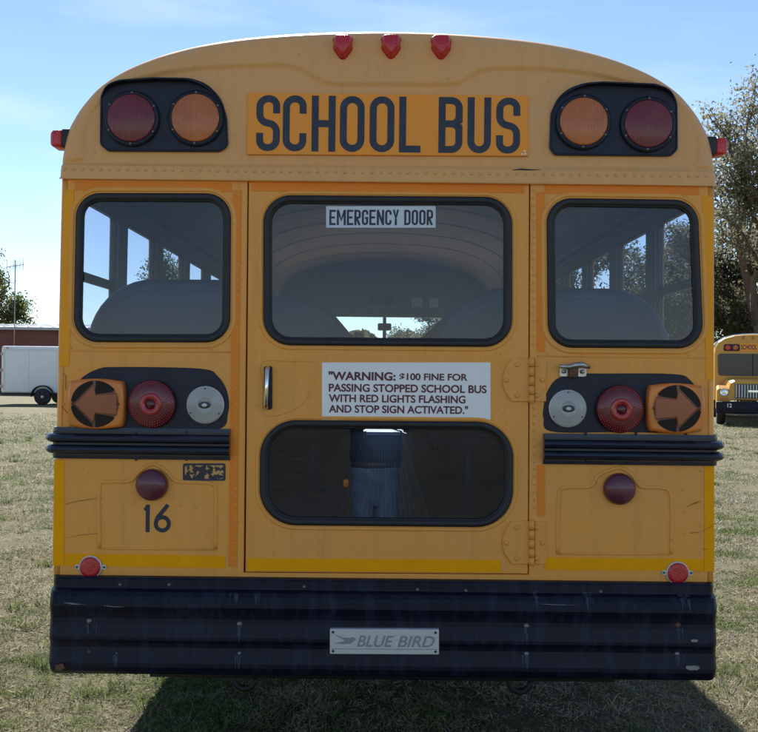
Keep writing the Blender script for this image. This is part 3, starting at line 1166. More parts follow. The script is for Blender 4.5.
# ------------------------------------------------------------------ parked school bus, seen from its front
def parked_bus():
    b = empty('school_bus', (11.85, 27.2, 0), math.radians(-17), 'yellow school bus parked in the distance facing the camera beneath the tall tree', 'bus')
    b.scale = (1, 1, 1.055)
    prof = [(-1.20, .75), (-1.20, 2.25), (-1.17, 2.45), (-1.08, 2.60), (-.90, 2.71), (-.6, 2.79), (-.3, 2.82), (0, 2.83)]
    prof = prof + [(-x, z) for x, z in prof[:-1]][::-1]
    rings = []
    for y_, o in ((0.0, .06), (0.02, .02), (0.08, 0), (8.5, 0)):
        rings.append([(x * (1 - o / 1.2), 1.2 + y_, z - (o if z > 1 else 0)) for x, z in prof])
    mb = MB()
    mb.loft(rings, smooth=False)
    mb.build('body', 'parked_yellow', b)
    mb = MB()
    rp = [(x * 1.02, z + .035) for x, z in prof[2:-2]]
    mb.loft([[(x, 1.34, z) for x, z in rp], [(x, 9.6, z) for x, z in rp]], smooth=True)
    mb.build('roof', 'white_paint', b)
    mb = MB()
    mb.plate(roundpoly([(-1.08, 1.52), (1.08, 1.52), (1.10, 2.22), (-1.10, 2.22)], .1), [], 1.185, .02)
    ws = mb.build('windshield', 'shield_dark', b)
    mb = MB()
    mb.box(-.02, .02, 1.175, 1.186, 1.52, 2.22)
    mb.build('divider', 'rubber', ws)
    for s_ in (-1, 1):
        mb = MB()
        mb.plate(roundpoly([(s_ * .66 - .26, 2.30), (s_ * .66 + .26, 2.30), (s_ * .66 + .24, 2.52), (s_ * .66 - .24, 2.52)], .06), [], 1.18, .05)
        lp = mb.build('warning_light_panel', 'black_paint', b)
        for k, mm in ((.12 * s_, 'red_bright'), (-.12 * s_, 'amber_lens')):
            mb = MB()
            mb.lathe((s_ * .66 + k, 1.18, 2.41), [(.085, 0), (.08, .015), (.0, .022)], seg=16)
            mb.build('lens', mm, lp)
    mb = MB()
    mb.plate(rect(-.40, .40, 2.32, 2.54), [], 1.18, .02, 0)
    mb.text('SCHOOL BUS', -.37, 2.355, .74, .15, 1.176, 1, bold=0.02)
    mb.build('school_bus_sign', ['amber_sign', 'ink'], b)
    # hood with rounded front
    hr = []
    for y_, wd, top in ((1.2, .92, 1.48), (.6, .86, 1.46), (.15, .80, 1.42), (.03, .78, 1.36)):
        hr.append([(x * wd, y_, z) for x, z in ((-1, .80), (-1, top - .22), (-.94, top - .07), (-.78, top), (.78, top), (.94, top - .07), (1, top - .22), (1, .80))])
    mb = MB()
    mb.loft(hr, smooth=False)
    mb.build('hood', 'parked_yellow', b)
    for s_ in (-1, 1):
        pts = [(1.2, .55), (1.2, 1.12), (1.05, 1.22), (.25, 1.22), (.05, 1.12), (.02, .80), (.05, .55)]
        mb = MB()
        mb.loft([[(s_ * .74, y_, z) for y_, z in pts], [(s_ * 1.10, y_, z) for y_, z in pts], [(s_ * 1.15, y_, z - .05) for y_, z in pts]], smooth=False)
        mb.build('fender', 'parked_yellow', b)
        mb = MB()
        mb.lathe((s_ * .93, .03, 1.02), [(.125, 0), (.125, .03), (.105, .035), (.10, .02), (.05, .045), (0, .05)], seg=20)
        mb.build('headlight', 'chrome', b)
        mb = MB()
        mb.plate(rect(s_ * .93 - .11, s_ * .93 + .11, .78, .86), [], .0, .03)
        mb.build('turn_signal', 'amber_lens', b)
        for wy in (1.0, 7.2):
            mb = MB()
            mb.lathe((s_ * .86, wy, .48), [(.25, 0), (.45, 0), (.48, .04), (.48, .22), (.45, .26), (.25, .26)], axis='x' if s_ > 0 else '-x', seg=24)
            wo_ = mb.build('wheel', 'tyre', b)
            mb = MB()
            mb.lathe((s_ * .86, wy, .48), [(.26, .0), (.26, .255), (.2, .2), (.1, .22), (.0, .25)], axis='x' if s_ > 0 else '-x', seg=20)
            mb.build('rim', 'rim_white', wo_)
    mb = MB()
    mb.plate(rect(-.60, .60, .84, 1.28), [], 0.0, .04, 0)
    for k in range(14):
        x = -.58 + k * .0857
        mb.box(x, x + .03, -.02, -.002, .86, 1.26, 1)
    mb.box(-.2, .2, -.03, -.021, 1.03, 1.09, 2)
    mb.build('grille', ['inner_dark', 'alu', 'chrome'], b)
    mb = MB()
    mb.bbox(-1.18, 1.18, -.30, .02, .38, .74, .03)
    mb.build('bumper', 'bumper', b)
    mb = MB()
    mb.text('12', -.84, .57, .13, .12, -.304, 0, bold=0.02)
    mb.build('fleet_number', 'white_paint', b)
    for x in (-.3, 0, .3):
        mb = MB()
        mb.lathe((x, 1.24, 2.72), [(.05, 0), (.05, .04), (.03, .06)], seg=12)
        mb.build('marker_light', 'amber_lens', b)
    return b


M['shield_dark'] = mat('windshield_dark', (0.012, 0.018, 0.030), 0.08, spec=0.3)
parked_bus()

# ------------------------------------------------------------------ the near school bus
bus = empty('school_bus', (0, 0, 0), 0, 'large yellow school bus number 16 seen square from behind, filling the picture', 'bus')
LEN = 7.3
HW0, HW1 = 1.236, 1.222          # half width at the bottom and at the roof seam
Z_SEAM = P(386, 180.5)[1]
Z_BOT = P(386, 584)[1]


def hw(z):
    return HW0 + (HW1 - HW0) * (z - Z_BOT) / (Z_SEAM - Z_BOT)


_pr = [(325.5, 205), (324, 222), (321, 238), (316.2, 248), (306, 263), (288, 282), (262, 298.5), (229, 312.5), (196, 322), (162, 328.7), (130, 333), (90, 336.5), (45, 338.8), (0, 339.6)]
S1 = lambda b: (CD + 0.028 + 0.035 * min(1, max(0, (b - 205) / 90))) / FPX
half = [(-HW1, Z_SEAM)] + [(-a * S1(b), CH + b * S1(b)) for a, b in _pr]
outline = smooth_path(half + [(-x, z) for x, z in half[:-1]][::-1], False, 8)
OL = np.array(outline)

# rear roof cap: a pressed sheet with a rounded rim and a stamped line
groove_px = [(86, 160), (85, 150), (85.5, 132), (90, 117), (98, 105), (111, 93), (128, 83), (150, 76.5), (175, 72), (202, 69.2), (235, 67.2), (262, 66.5), (287, 66.7), (303, 71), (319, 80.5), (335, 85), (390, 85.2),
             (450, 85.3), (465.6, 79.8), (480, 72.3), (497, 69.5), (530, 69.4), (567, 72), (601, 76.5), (627, 83), (655, 91), (677, 103), (689.6, 117), (696, 133), (697.6, 150), (695, 163), (686, 168.5), (660, 169), (97, 164.5)]
gr = np.array(smooth_path(PP(groove_px), True, 5))


def seg_dist(pts, poly, closed):
    a = poly
    b = np.roll(poly, -1, 0)
    if not closed:
        a, b = a[:-1], b[:-1]
    ab = b - a
    L2 = (ab ** 2).sum(1) + 1e-12
    d = np.full(len(pts), 1e9)
    for i in range(len(a)):
        t = np.clip(((pts - a[i]) @ ab[i]) / L2[i], 0, 1)
        d = np.minimum(d, np.hypot(*(pts - a[i] - t[:, None] * ab[i]).T))
    return d


def inside(pts, poly):
    r = np.zeros(len(pts), bool)
    n = len(poly)
    for i in range(n):
        x0, z0 = poly[i]
        x1, z1 = poly[(i + 1) % n]
        c = ((z0 > pts[:, 1]) != (z1 > pts[:, 1])) & (pts[:, 0] < (x1 - x0) * (pts[:, 1] - z0) / (z1 - z0 + 1e-12) + x0)
        r ^= c
    return r


def resample(pl, n):
    d = np.r_[0, np.cumsum(np.hypot(*np.diff(pl, axis=0).T))]
    t = np.linspace(0, d[-1], n)
    return np.stack([np.interp(t, d, pl[:, 0]), np.interp(t, d, pl[:, 1])], 1)


NA, NT = 420, 110
OR = resample(OL, NA)
bx_ = np.linspace(-HW1, HW1, NA)
tt = np.linspace(0, 1, NT)
tt = 1 - (1 - tt) ** 1.25
BZ = Z_SEAM - 0.010
pts = np.stack([bx_[None, :] + (OR[None, :, 0] - bx_[None, :]) * tt[:, None], BZ + (OR[None, :, 1] - BZ) * tt[:, None]], 2).reshape(-1, 2)
RIM = 0.085


def rim_at(z):
    t = np.clip((np.asarray(z) - BZ) / 0.22, 0, 1)
    return 0.030 + (RIM - 0.030) * t * t * (3 - 2 * t)


de = seg_dist(pts, OL, False)
ins = inside(pts, gr)
dg_ = seg_dist(pts, gr, True)
rm = rim_at(pts[:, 1])
q = np.clip(rm - de, 0, rm)
yv = rm - np.sqrt(np.maximum(rm ** 2 - q ** 2, 0))
sgn = np.where(ins, dg_, -dg_)
yv = yv + 0.011 * np.clip((sgn + 0.012) / 0.024, 0, 1) ** 2 * (3 - 2 * np.clip((sgn + 0.012) / 0.024, 0, 1)) * np.exp(-np.maximum(sgn, 0) / 0.10) * 1.0
lip = np.clip((pts[:, 1] - (BZ + 0.052)) / 0.006, 0, 1)
yv = yv - 0.006 * (1 - lip) - 0.012
mb = MB()
vs = [(p[0], yy, p[1]) for p, yy in zip(pts, yv)]
fs = [(j * NA + i, j * NA + i + 1, (j + 1) * NA + i + 1, (j + 1) * NA + i) for j in range(NT - 1) for i in range(NA - 1)]
mb.add(vs, fs, 0, True)
# underside of the lip
lx_ = np.clip(bx_, -HW1 + .02, HW1 - .02)
mb.add([(x, -0.018, BZ) for x in lx_] + [(x, 0.02, BZ) for x in lx_], [(i, i + 1, NA + i + 1, NA + i) for i in range(NA - 1)])
for k in range(73):
    px = 66 + k * 9.0
    x, z = P(px, 171.0 + (px - 63) * 0.0113)
    if abs(x) < HW1 - 0.012:
        mb.rivet(x, z + 0.004, -0.018, 0.0062, 0.0036)
mb.build('rear_roof_cap', 'cap', bus)

# roof, side walls, floor, front
mb = MB()
ring = [(x, z) for x, z in OR[::6]] + [tuple(OR[-1])]
mb.loft([[(x, float(rim_at(z)) - 0.014, z) for x, z in ring], [(x, LEN - .1, z) for x, z in ring], [(x * .97, LEN, z - .05) for x, z in ring]], closed=False, caps=False)
inn = [(x * 0.955, z - 0.05 if z > Z_SEAM + .05 else z) for x, z in ring]
mb.loft([[(x, 0.07, z) for x, z in inn], [(x, LEN, z) for x, z in inn]], mi=1, closed=False, caps=False)
for k in range(11):                                            # roof bows inside
    y_ = 0.05 + .71 * k
    mb.loft([[(x * .992, y_ - .02, z - .012) for x, z in inn], [(x * .992, y_ + .02, z - .012) for x, z in inn]], mi=1, closed=False, caps=False)
mb.build('roof', ['cap', 'inner'], bus, fix=False)

WY = [(0.105 + .71 * k, 0.665 + .71 * k) for k in range(10)]
WZ0, WZ1 = 1.60, 2.275
for s_ in (-1, 1):
    mb = MB()
    holes = [roundpoly(rect(a, b, WZ0, WZ1), .03, 3) for a, b in WY]
    mp_o = lambda x, y, z, s_=s_: (s_ * (hw(z) - y), x, z)
    mb.plate(rect(0.026, LEN, Z_BOT - .05, Z_SEAM + .02), holes, 0.0, 0.030, 0, map_=mp_o)
    # rub rails along the flank
    for zc in (P(386, 442)[1], P(386, 356)[1], P(386, 540)[1]):
        for dz in (-.025, .025):
            x_ = s_ * (hw(zc) + .0)
            mb.tube([(x_, .12, zc + dz), (x_, LEN - .05, zc + dz)], .014, 6, mi=1)
    mb.build('side_wall', ['yellow', 'black_paint'], bus)
    mb = MB()
    mp_i = lambda x, y, z, s_=s_: (s_ * (hw(z) - y), x, z)
    mb.plate(rect(0.04, LEN, 0.98, Z_SEAM + .02), holes, 0.033, 0.008, 0, map_=mp_i)
    mb.build('side_lining', 'inner', bus)
    for a, b in WY:
        mb = MB()
        zm = 1.965
        mb.plate(rect(a + .002, b - .002, WZ0 + .002, WZ1 - .002), [roundpoly(rect(a + .014, b - .014, WZ0 + .02, zm - .018), .015, 3), roundpoly(rect(a + .014, b - .014, zm + .018, WZ1 - .016), .015, 3)],
                 0.010, .018, 0, map_=mp_i)
        sash = mb.build('side_window', 'sash', bus)
        mb = MB()
        mb.add([mp_i(x, .020, z) for x, z in rect(a + .012, b - .012, WZ0 + .01, WZ1 - .01)], [(0, 1, 2, 3)])
        mb.build('pane', 'side_glass', sash)

# floor with ribbed aisle
FZ = 1.0
mb = MB()
mb.box(-1.17, 1.17, 0.035, LEN - .05, FZ - .09, FZ)
mb.build('floor', 'inner_dark', bus)
mb = MB()
mb.box(-.165, .165, 0.04, LEN - .4, FZ + .001, FZ + .006, 0)
for k in range(15):
    x = -.15 + k * .02
    mb.box(x - .004, x + .004, 0.04, LEN - .4, FZ + .0061, FZ + .011, 3)
for s_ in (-1, 1):
    mb.box(s_ * .176 - .010, s_ * .176 + .010, 0.04, LEN - .4, FZ + .001, FZ + .012, 3)
mb.box(-.16, .16, 5.35, 5.95, FZ + .0115, FZ + .014, 2)
mb.build('aisle_mat', ['aisle', 'alu', 'white_paint', 'trim_grey'], bus)

# front wall with windshield
mb = MB()
fo = [(-1.2, .9)] + [(x * .97, z - .03) for x, z in ring] + [(1.2, .9)]
mb.plate(fo, [roundpoly(rect(-.98, .98, 1.36, 2.215), .10)], LEN - .08, .06)
mb.build('front_wall', 'inner', bus)
mb = MB()
mb.add([(-.99, LEN - .04, 1.35), (.99, LEN - .04, 1.35), (.99, LEN - .04, 2.225), (-.99, LEN - .04, 2.225)], [(0, 1, 2, 3)])
ws = mb.build('windshield', 'shield_glass', bus)
mb = MB()
mb.box(-.02, .02, LEN - .075, LEN - .03, 1.36, 2.21)
mb.build('divider', 'rubber', ws)
mb = MB()
mb.bbox(-1.1, 1.1, LEN - .42, LEN - .085, .98, 1.40, .05)
mb.build('dashboard', 'inner_dark', bus)
mb = MB()
hr = []
for y_, wd, top in ((LEN - .02, .95, 1.50), (LEN + .7, .88, 1.48), (LEN + 1.3, .80, 1.43), (LEN + 1.42, .76, 1.33)):
    hr.append([(x * wd, y_, z) for x, z in ((-1, .70), (-1, top - .2), (-.94, top - .06), (-.78, top), (.78, top), (.94, top - .06), (1, top - .2), (1, .70))])
mb.loft(hr, smooth=False)
mb.build('hood', 'yellow', bus)
for s_ in (-1, 1):
    pts_ = [(LEN, .55), (LEN, 1.1), (LEN + .2, 1.22), (LEN + 1.1, 1.22), (LEN + 1.35, 1.1), (LEN + 1.38, .6)]
    mb = MB()
    mb.loft([[(s_ * .78, a, b) for a, b in pts_], [(s_ * 1.12, a, b) for a, b in pts_]], smooth=False)
    mb.build('fender', 'yellow', bus)
mb = MB()
mb.bbox(-.075, .075, LEN - .20, LEN - .16, 2.06, 2.14, .012)
mb.tube([(0, LEN - .16, 2.1), (0, LEN - .10, 2.25)], .012, 6)
mb.build('rear_view_mirror', 'rubber', bus)
mb = MB()
rr = .23
mb.tube([(-.55 + rr * math.cos(2 * PI * k / 20), LEN - .55 - .08 * math.sin(2 * PI * k / 20), 1.55 + rr * .8 * math.sin(2 * PI * k / 20)) for k in range(21)], .014, 6)
mb.tube([(-.55, LEN - .42, 1.35), (-.55, LEN - .55, 1.55)], .02, 6)
mb.build('steering_wheel', 'rubber', bus)
# crosswise barriers behind the driver and the door
for s_ in (-1, 1):
    mb = MB()
    x0, x1 = sorted((s_ * .20, s_ * 1.10))
    mb.plate(roundpoly(rect(x0, x1, 0.99, 1.90), [0, 0, .08, .08]), [], 6.1, .05, chamfer=.01)
    mb.build('crash_barrier', 'seat', bus)
for x0, x1, z0, z1, m in ((-.18, .10, 2.36, 2.44, 'black_paint'), (.3, .42, 2.33, 2.43, 'white_sign'), (.50, .60, 2.33, 2.43, 'white_sign')):
    mb = MB()
    mb.box(x0, x1, LEN - .10, LEN - .083, z0, z1)
    mb.build('notice_plate', m, bus)

# bench seats
def seat_mesh(x0, x1, ri, ro):
    """x0 outer edge against the wall, x1 aisle edge"""
    mb = MB()
    lo, hi = min(x0, x1), max(x0, x1)
    l_r, r_r = (ro, ri) if x0 < x1 else (ri, ro)
    outl = roundpoly([(lo, 1.30), (hi, 1.30), (hi, 1.955), (lo, 1.955)], [.03, .03, r_r, l_r], 10)
    # padded back: rounded edge by nested loops
    lo_ = ccw(outl)
    rings = [[(x, .100, z) for x, z in lo_]]
    for d, y_ in ((0, .030), (.006, .012), (.018, .002), (.035, 0.0)):
        rings.append([(x, y_, z) for x, z in offset_loop(lo_, d)])
    n = len(lo_)
    tess = tessellate_polygon([[Vector((a, c, 0)) for a, b, c in rings[-1]]])
    vs_ = [p for r in rings for p in r]
    fs_ = [(i * n + k, i * n + (k + 1) % n, (i + 1) * n + (k + 1) % n, (i + 1) * n + k) for i in range(4) for k in range(n)]
    mb.add(vs_, fs_, 0, True)
    mb.add(rings[-1], tess, 0, True)
    mb.bead(offset_loop(lo_, .045), .004, .003, .0005, True)
    mb.bead([(lo + .04, 1.62), (hi - .04, 1.62)], .004, .003, .0005)
    mb.bbox(lo, hi, .09, .46, 1.34, 1.44, .03)
    mb.tube([((lo + hi) / 2 - .3, .30, 1.34), ((lo + hi) / 2 - .3, .30, FZ)], .018, 6)
    mb.tube([((lo + hi) / 2 + .3, .30, 1.34), ((lo + hi) / 2 + .3, .30, FZ)], .018, 6)
    return mb


def put(o, x=0, y=0, z=0):
    o.location = (x, y, z)
    return o


put(seat_mesh(-1.172, -.46, .17, .26).build('bench_seat', 'seat', bus), 0, .17)
sL = put(seat_mesh(-1.172, -.155, .30, .26).build('bench_seat', 'seat', bus), 0, .98)
sR = put(seat_mesh(1.172, .178, .32, .26).build('bench_seat', 'seat', bus), 0, .36)
for k in range(1, 7):
    c = sL.copy()
    COL.objects.link(c)
    c.location = (0, .98 + .73 * k, 0)
    c = sR.copy()
    COL.objects.link(c)
    c.location = (0, .36 + .75 * k, 0)

# ---- rear wall
def win_loop(px, rad_px, grow=0.0):
    l = roundpoly(PP(px), rad_px * CD / FPX, 10)
    return offset_loop(ccw(l), -grow) if grow else ccw(l)


WL_out = [(74, 341.5), (229.5, 342), (230.5, 194), (77, 193.5)]
WR_out = [(548.5, 347), (703, 348), (697, 200.5), (547, 198.5)]
WD1_out = [(263.8, 344.5), (511.5, 346.5), (511.5, 197.5), (264, 195.5)]
WD2_out = [(259.8, 524.5), (512, 527), (513, 422.5), (261, 420.5)]
holes = {'L': win_loop(WL_out, 24), 'R': win_loop(WR_out, 24)}
hD1, hD2 = win_loop(WD1_out, 27), win_loop(WD2_out, 36)
door_gap = [P(243.5, 572.8), P(529, 574.8), P(530.5, 180), P(247.5, 178)]
EDGE = 0.028
zt = Z_SEAM + .02
rear_out = [(-hw(Z_BOT) + EDGE, Z_BOT - .012), (hw(Z_BOT) - EDGE, Z_BOT - .012), (hw(zt) - EDGE, zt), (-hw(zt) + EDGE, zt)]
dh = [(a, min(b, zt - .004)) for a, b in door_gap]
mb = MB()
mb.plate(rear_out, [holes['L'], holes['R'], dh], 0.0, .03, 0, chamfer=.003)
# pressed rings round the windows, seam and emboss lines
for k in ('L', 'R'):
    mb.bead(offset_loop(holes[k], -0.016), .009, .006, 0.0, True)
for px_ in ([(60, 350.5), (236, 352)], [(537, 356), (712, 358)]):
    l = PP(px_)
    mb.bead(l, .0035, .0030, 0.0, seg=6)
    n = 5
    for i in range(n):
        t = (i + .3) / n
        mb.rivet(l[0][0] + (l[1][0] - l[0][0]) * t, l[0][1] + (l[1][1] - l[0][1]) * t + .012, 0, .006, .003)
emL = [(99.5, 548.5), (99.5, 488), (107, 482), (130, 481), (139, 472), (153, 464), (167, 472), (176, 481), (200, 482.5), (211, 484), (215.6, 492), (215.6, 549)]
emR = [(557.7, 553.6), (559, 496), (567, 487.5), (590, 486.5), (599, 475), (619, 468), (631, 474), (641, 486.5), (662, 488), (671, 498), (671, 554)]
for e in (emL, emR):
    pth = PP(e)
    pth = smooth_path(pth, False, 6)
    mb.bead(pth, .0075, .0055, 0.0, seg=8)
    mb.bead(PP([e[0], e[-1]]), .005, .003, 0.0, seg=6)
# rivets down the two door posts and along the bottom
for x0_, y0_, x1_, y1_ in ((238.5, 187, 235, 566), (533, 190, 533.5, 352), (533.5, 408, 534, 515)):
    n = int((y1_ - y0_) / 7.6)
    for i in range(n):
        t = i / n
        x, z = P(x0_ + (x1_ - x0_) * t, y0_ + (y1_ - y0_) * t)
        mb.rivet(x, z, 0, .0052, .003)
for px in (75, 118, 162, 205, 252, 290, 328, 367, 405, 443, 481, 518, 560, 599, 637, 696):
    x, z = P(px, 576.5 + (px - 250) * .0113 + (0 if 240 < px < 530 else 1))
    mb.rivet(x, z, 0, .006, .003)
for px, py in ((79, 370), (64, 404), (680, 464), (683, 490), (684, 512), (684, 534), (88, 472), (88, 530), (180, 505), (132, 503)):
    mb.rivet(*P(px, py), 0, .005, .0025)
mb.build('rear_wall', 'yellow', bus)

# rounded corner posts with the yellow edge marking
for s_ in (-1, 1):
    mb = MB()
    zs = [Z_BOT - .012, P(386, 455)[1], zt]
    ringsC = []
    for z in zs:
        ringsC.append([(s_ * (hw(z) - EDGE + EDGE * math.sin(q)), EDGE - EDGE * math.cos(q), z) for q in [PI / 2 * k / 6 for k in range(7)]] + [(s_ * (hw(z) - EDGE), EDGE, z)])
    mb.loft(ringsC)
    mb.build('corner_post', 'yellow', bus)

# marking strips (thin sheets stuck on)
def sheet(name, loop, m, y0=-.0022, th=.002, parent=bus):
    mb = MB()
    mb.plate(loop, [], y0, th, back=False)
    return mb.build(name, m, parent)


for nm, px_, m in (('marking_strip', [(65, 553.5), (225, 555.8), (225, 568), (65, 565.7)], 'strip'),
                   ('marking_strip', [(544.6, 557.6), (704, 558.8), (704, 570.8), (544.6, 569.6)], 'strip'),
                   ('marking_strip', [(54.5, 460), (64.2, 460), (64, 565.5), (53, 565.5)], 'strip'),
                   ('marking_strip', [(704.4, 465.7), (714, 465.7), (714, 571.3), (704.4, 571.3)], 'strip'),
                   ('marking_strip', [(75, 181.3), (231.5, 183), (231.5, 192), (75, 190.3)], 'strip_worn'),
                   ('marking_strip', [(545, 184.3), (699, 186), (699, 195), (545, 193.3)], 'strip_worn'),
                   ('marking_strip', [(233, 190), (241.5, 190), (237, 567), (228.5, 567)], 'strip_worn'),
                   ('marking_strip', [(536.6, 192), (544.4, 192), (544.8, 352), (537, 352)], 'strip_worn'),
                   ('marking_strip', [(537, 465), (544.8, 465), (544.8, 516), (537.4, 516)], 'strip_worn'),
                   ('marking_strip', [(64.3, 190), (74, 190), (69, 366), (59.5, 366)], 'strip_side'),
                   ('marking_strip', [(702, 196), (712.5, 196), (713.5, 380), (706, 380)], 'strip_side')):
    if m == 'strip_side' and 'strip_side' not in M:
        M['strip_side'] = mat('edge_yellow', (0.95, 0.375, 0.010), 0.5, spec=0.2, c2=(0.88, 0.36, 0.03), vscale=9)
    sheet(nm, PP(px_), m)

# window rubber and glass
def gasket(parent, hole, name='window_gasket', y0=0.0, band=.023):
    mid = offset_loop(hole, band * .45)
    mb = MB()
    mb.bead(mid, band * .62, .013, y0 + .004, True, seg=12, full=True)
    inner = offset_loop(hole, band * 1.0)
    mb.bead(inner, .006, .007, y0 + .006, True, seg=8, full=True)
    return mb.build(name, 'rubber', parent)


def pane(parent, hole, y0=.010, name='window_pane'):
    mb = MB()
    l = offset_loop(hole, .018)
    mb.add([(x, y0, z) for x, z in l], [list(range(len(l)))])
    return mb.build(name, 'glass', parent, fix=False)


for k in ('L', 'R'):
    gk = gasket(bus, holes[k], 'rear_window')
    pane(gk, holes[k])

# ---- emergency door
door = None
mb = MB()
dl = [P(246.2, 571.2), P(527.2, 573.2), P(528.4, 181), P(249.6, 179.2)]
dl = [(a, min(b, Z_SEAM - .012)) for a, b in dl]
dl = offset_loop(ccw(dl), -.0035)
mb.plate(dl, [hD1, hD2], 0.002, .03, 0, chamfer=.003)
for h_ in (hD1, hD2):
    mb.bead(offset_loop(h_, -.012), .007, .005, .002, True)
pth = smooth_path(PP([(262, 362), (290, 361), (314, 362), (316, 372), (311, 391), (300, 405), (285, 413), (268, 415.5), (262.5, 412), (261.5, 385)]), True, 5)
mb.bead(pth, .004, .0028, .002, True, seg=6)
for px, py in ((265, 404), (283, 406), (256, 405), (257, 353), (500, 354), (320, 565), (317, 568)):
    mb.rivet(*P(px, py), .002, .004, .002)
door = mb.build('emergency_door', 'yellow', bus)
mb = MB()
mb.plate(offset_loop(ccw(dh), -.004), [], .033, .01)
mb_door_back_holes = None
# dark seal behind the gap, as a frame so the windows stay open
mb = MB()
seal_o = offset_loop(ccw(dh), -.010)
seal_i = offset_loop(ccw(dh), .016)
mb.plate(seal_o, [seal_i], .034, .006)
mb.build('door_seal', 'gap', door)
for h_ in (hD1, hD2):
    gk = gasket(door, h_, y0=.002)
    pane(door, h_, .012)
sheet('marking_strip', PP([(252, 181.5), (524, 183.6), (524, 193), (252, 190.9)]), 'strip_worn', -.0004, .002, door)
sheet('marking_strip', PP([(247.3, 558.4), (500.3, 560.0), (500.3, 572.2), (247.0, 570.6)]), 'strip', -.0004, .002, door)

# handle
mb = MB()
cx_, cz_ = P(268, 388)
mb.plate(roundpoly(clean_rect(264, 366, 272.3, 409.5), .008), [], -.0015, .003)
mb.build('handle_plate', 'black_paint', door)
mb = MB()
xa, za = P(268.5, 368)
xb, zb = P(266.8, 407)
mb.tube([(xa, .0, za), (xa, -.03, za - .001), (xa, -.042, za - .012), (xa - .001, -.046, (za + zb) / 2), (xb, -.042, zb + .012), (xb, -.03, zb), (xb, .0, zb)], [.0085, .0085, .008, .0075, .008, .0085, .0085], 10)
mb.build('door_handle', 'chrome', door)

# hinges
for cy in (380, 542.5):
    mb = MB()
    dy = cy - 380
    leaf = PP([(529, 358.5 + dy), (511, 358.5 + dy), (504.5, 369 + dy), (502, 380 + dy), (504.5, 391 + dy), (511.5, 401.5 + dy), (529, 401.5 + dy)])
    mb.plate(leaf, [], -.0065, .008, chamfer=.002)
    leaf = PP([(534.5, 358.5 + dy), (546, 358.5 + dy), (546, 401.5 + dy), (534.5, 401.5 + dy)])
    mb.plate(leaf, [], -.0065, .0065, chamfer=.002)
    for a, b in ((357.6, 366.5), (367.3, 375.8), (376.6, 385), (385.8, 394), (394.8, 402.5)):
        x0_, z0_ = P(531.2, a + dy)
        x1_, z1_ = P(531.2, b + dy)
        mb.tube([(x0_, -.010, z0_), (x1_, -.010, z1_)], .0115, 10)
    for px, py in ((517, 364.8), (506, 380), (517, 395.5), (536.5, 364.8), (542, 380), (536.5, 395.5)):
        x, z = P(px, py + dy)
        mb.rivet(x, z, -.0065, .0095, .006, seg=12)
    mb.build('hinge', 'yellow', door)

# warning sign and emergency door label
mb = MB()
mb.plate(clean_rect(322, 362.5, 490.5, 419.6), [], -.0005, .0022, 0, back=False)


def line(body, px0, px1, base, cap, bold=.026):
    x0_, z0_ = P(px0, base)
    x1_, z1_ = P(px1, base)
    _, zt_ = P(px0, cap)
    mb.text(body, x0_, z0_, x1_ - x0_, zt_ - z0_, -.0014, 1, bold)


line('"WARNING:', 328.5, 395.5, 379.6, 371.4, .032)
line('$100 FINE FOR', 399.5, 467.5, 379.8, 373.0)
line('PASSING STOPPED SCHOOL BUS', 328.8, 486.5, 391.2, 383.4)
line('WITH RED LIGHTS FLASHING', 328.8, 465.5, 401.6, 394.0)
line('AND STOP SIGN ACTIVATED."', 328.8, 468, 412.2, 404.6)
mb.build('warning_sign', ['white_sign', 'maroon_ink'], door)

mb = MB()
mb.plate(clean_rect(326, 205.8, 435.7, 227.4), [], .0075, .002, 0, back=False)
ltr = 'EMERGENCY DOOR'
x0p, x1p = 328.6, 433.6
cells = [0.55 if c == ' ' else 1.35 if c == 'M' else 1.12 if c == 'N' else 1.0 for c in ltr]
tot = sum(cells)
pos = x0p
for c, wcell in zip(ltr, cells):
    wpx = (x1p - x0p) / tot * wcell
    if c != ' ':
        a = P(pos + .55, 224.8)
        b = P(pos + wpx - .55, 224.8)
        t_ = P(pos, 209.4)
        stroke_letter(mb, c, a[0], a[1], b[0] - a[0], t_[1] - a[1], 2.1 * CD / FPX, .0068, 1)
    pos += wpx
mb.build('emergency_door_label', ['pale_label', 'ink'], door)

# ---- school bus sign
YC = -.0135 + .0      # the cap sheet stands at about y = -0.001 inside the stamped line
sg = empty('school_bus_sign_anchor')
bpy.data.objects.remove(sg, do_unlink=True)
mb = MB()
mb.plate(PP([(248, 155.2), (527.4, 157), (527.4, 97), (248.4, 94)]), [], -.0170, .010, 0, chamfer=.001, back=False)
for ch, a, b in (('S', 256.6, 280.2), ('C', 283, 306.5), ('H', 311.7, 335.4), ('O', 339.8, 364.3), ('O', 369.4, 394), ('L', 398.8, 420.2), ('B', 438, 461.8), ('U', 466.8, 490.2), ('S', 495.3, 519.2)):
    base = 153.0 + (a - 256) * .0105
    cap_ = 95.2 + (a - 256) * .0105
    p0, p1, p2 = P(a, base), P(b, base), P(a, cap_ + .6)
    stroke_letter(mb, ch, p0[0], p0[1] + .004, p1[0] - p0[0], p2[1] - p0[1] - .006, 6.9 * CD / FPX, -.0180, 1)
for px, py in ((524, 152), (521.5, 155), (524.5, 154.8)):
    mb.rivet(*P(px, py), -.0171, .004, .0012, 2)
mb.build('school_bus_sign', ['amber_sign', 'ink', 'white_sign'], bus)

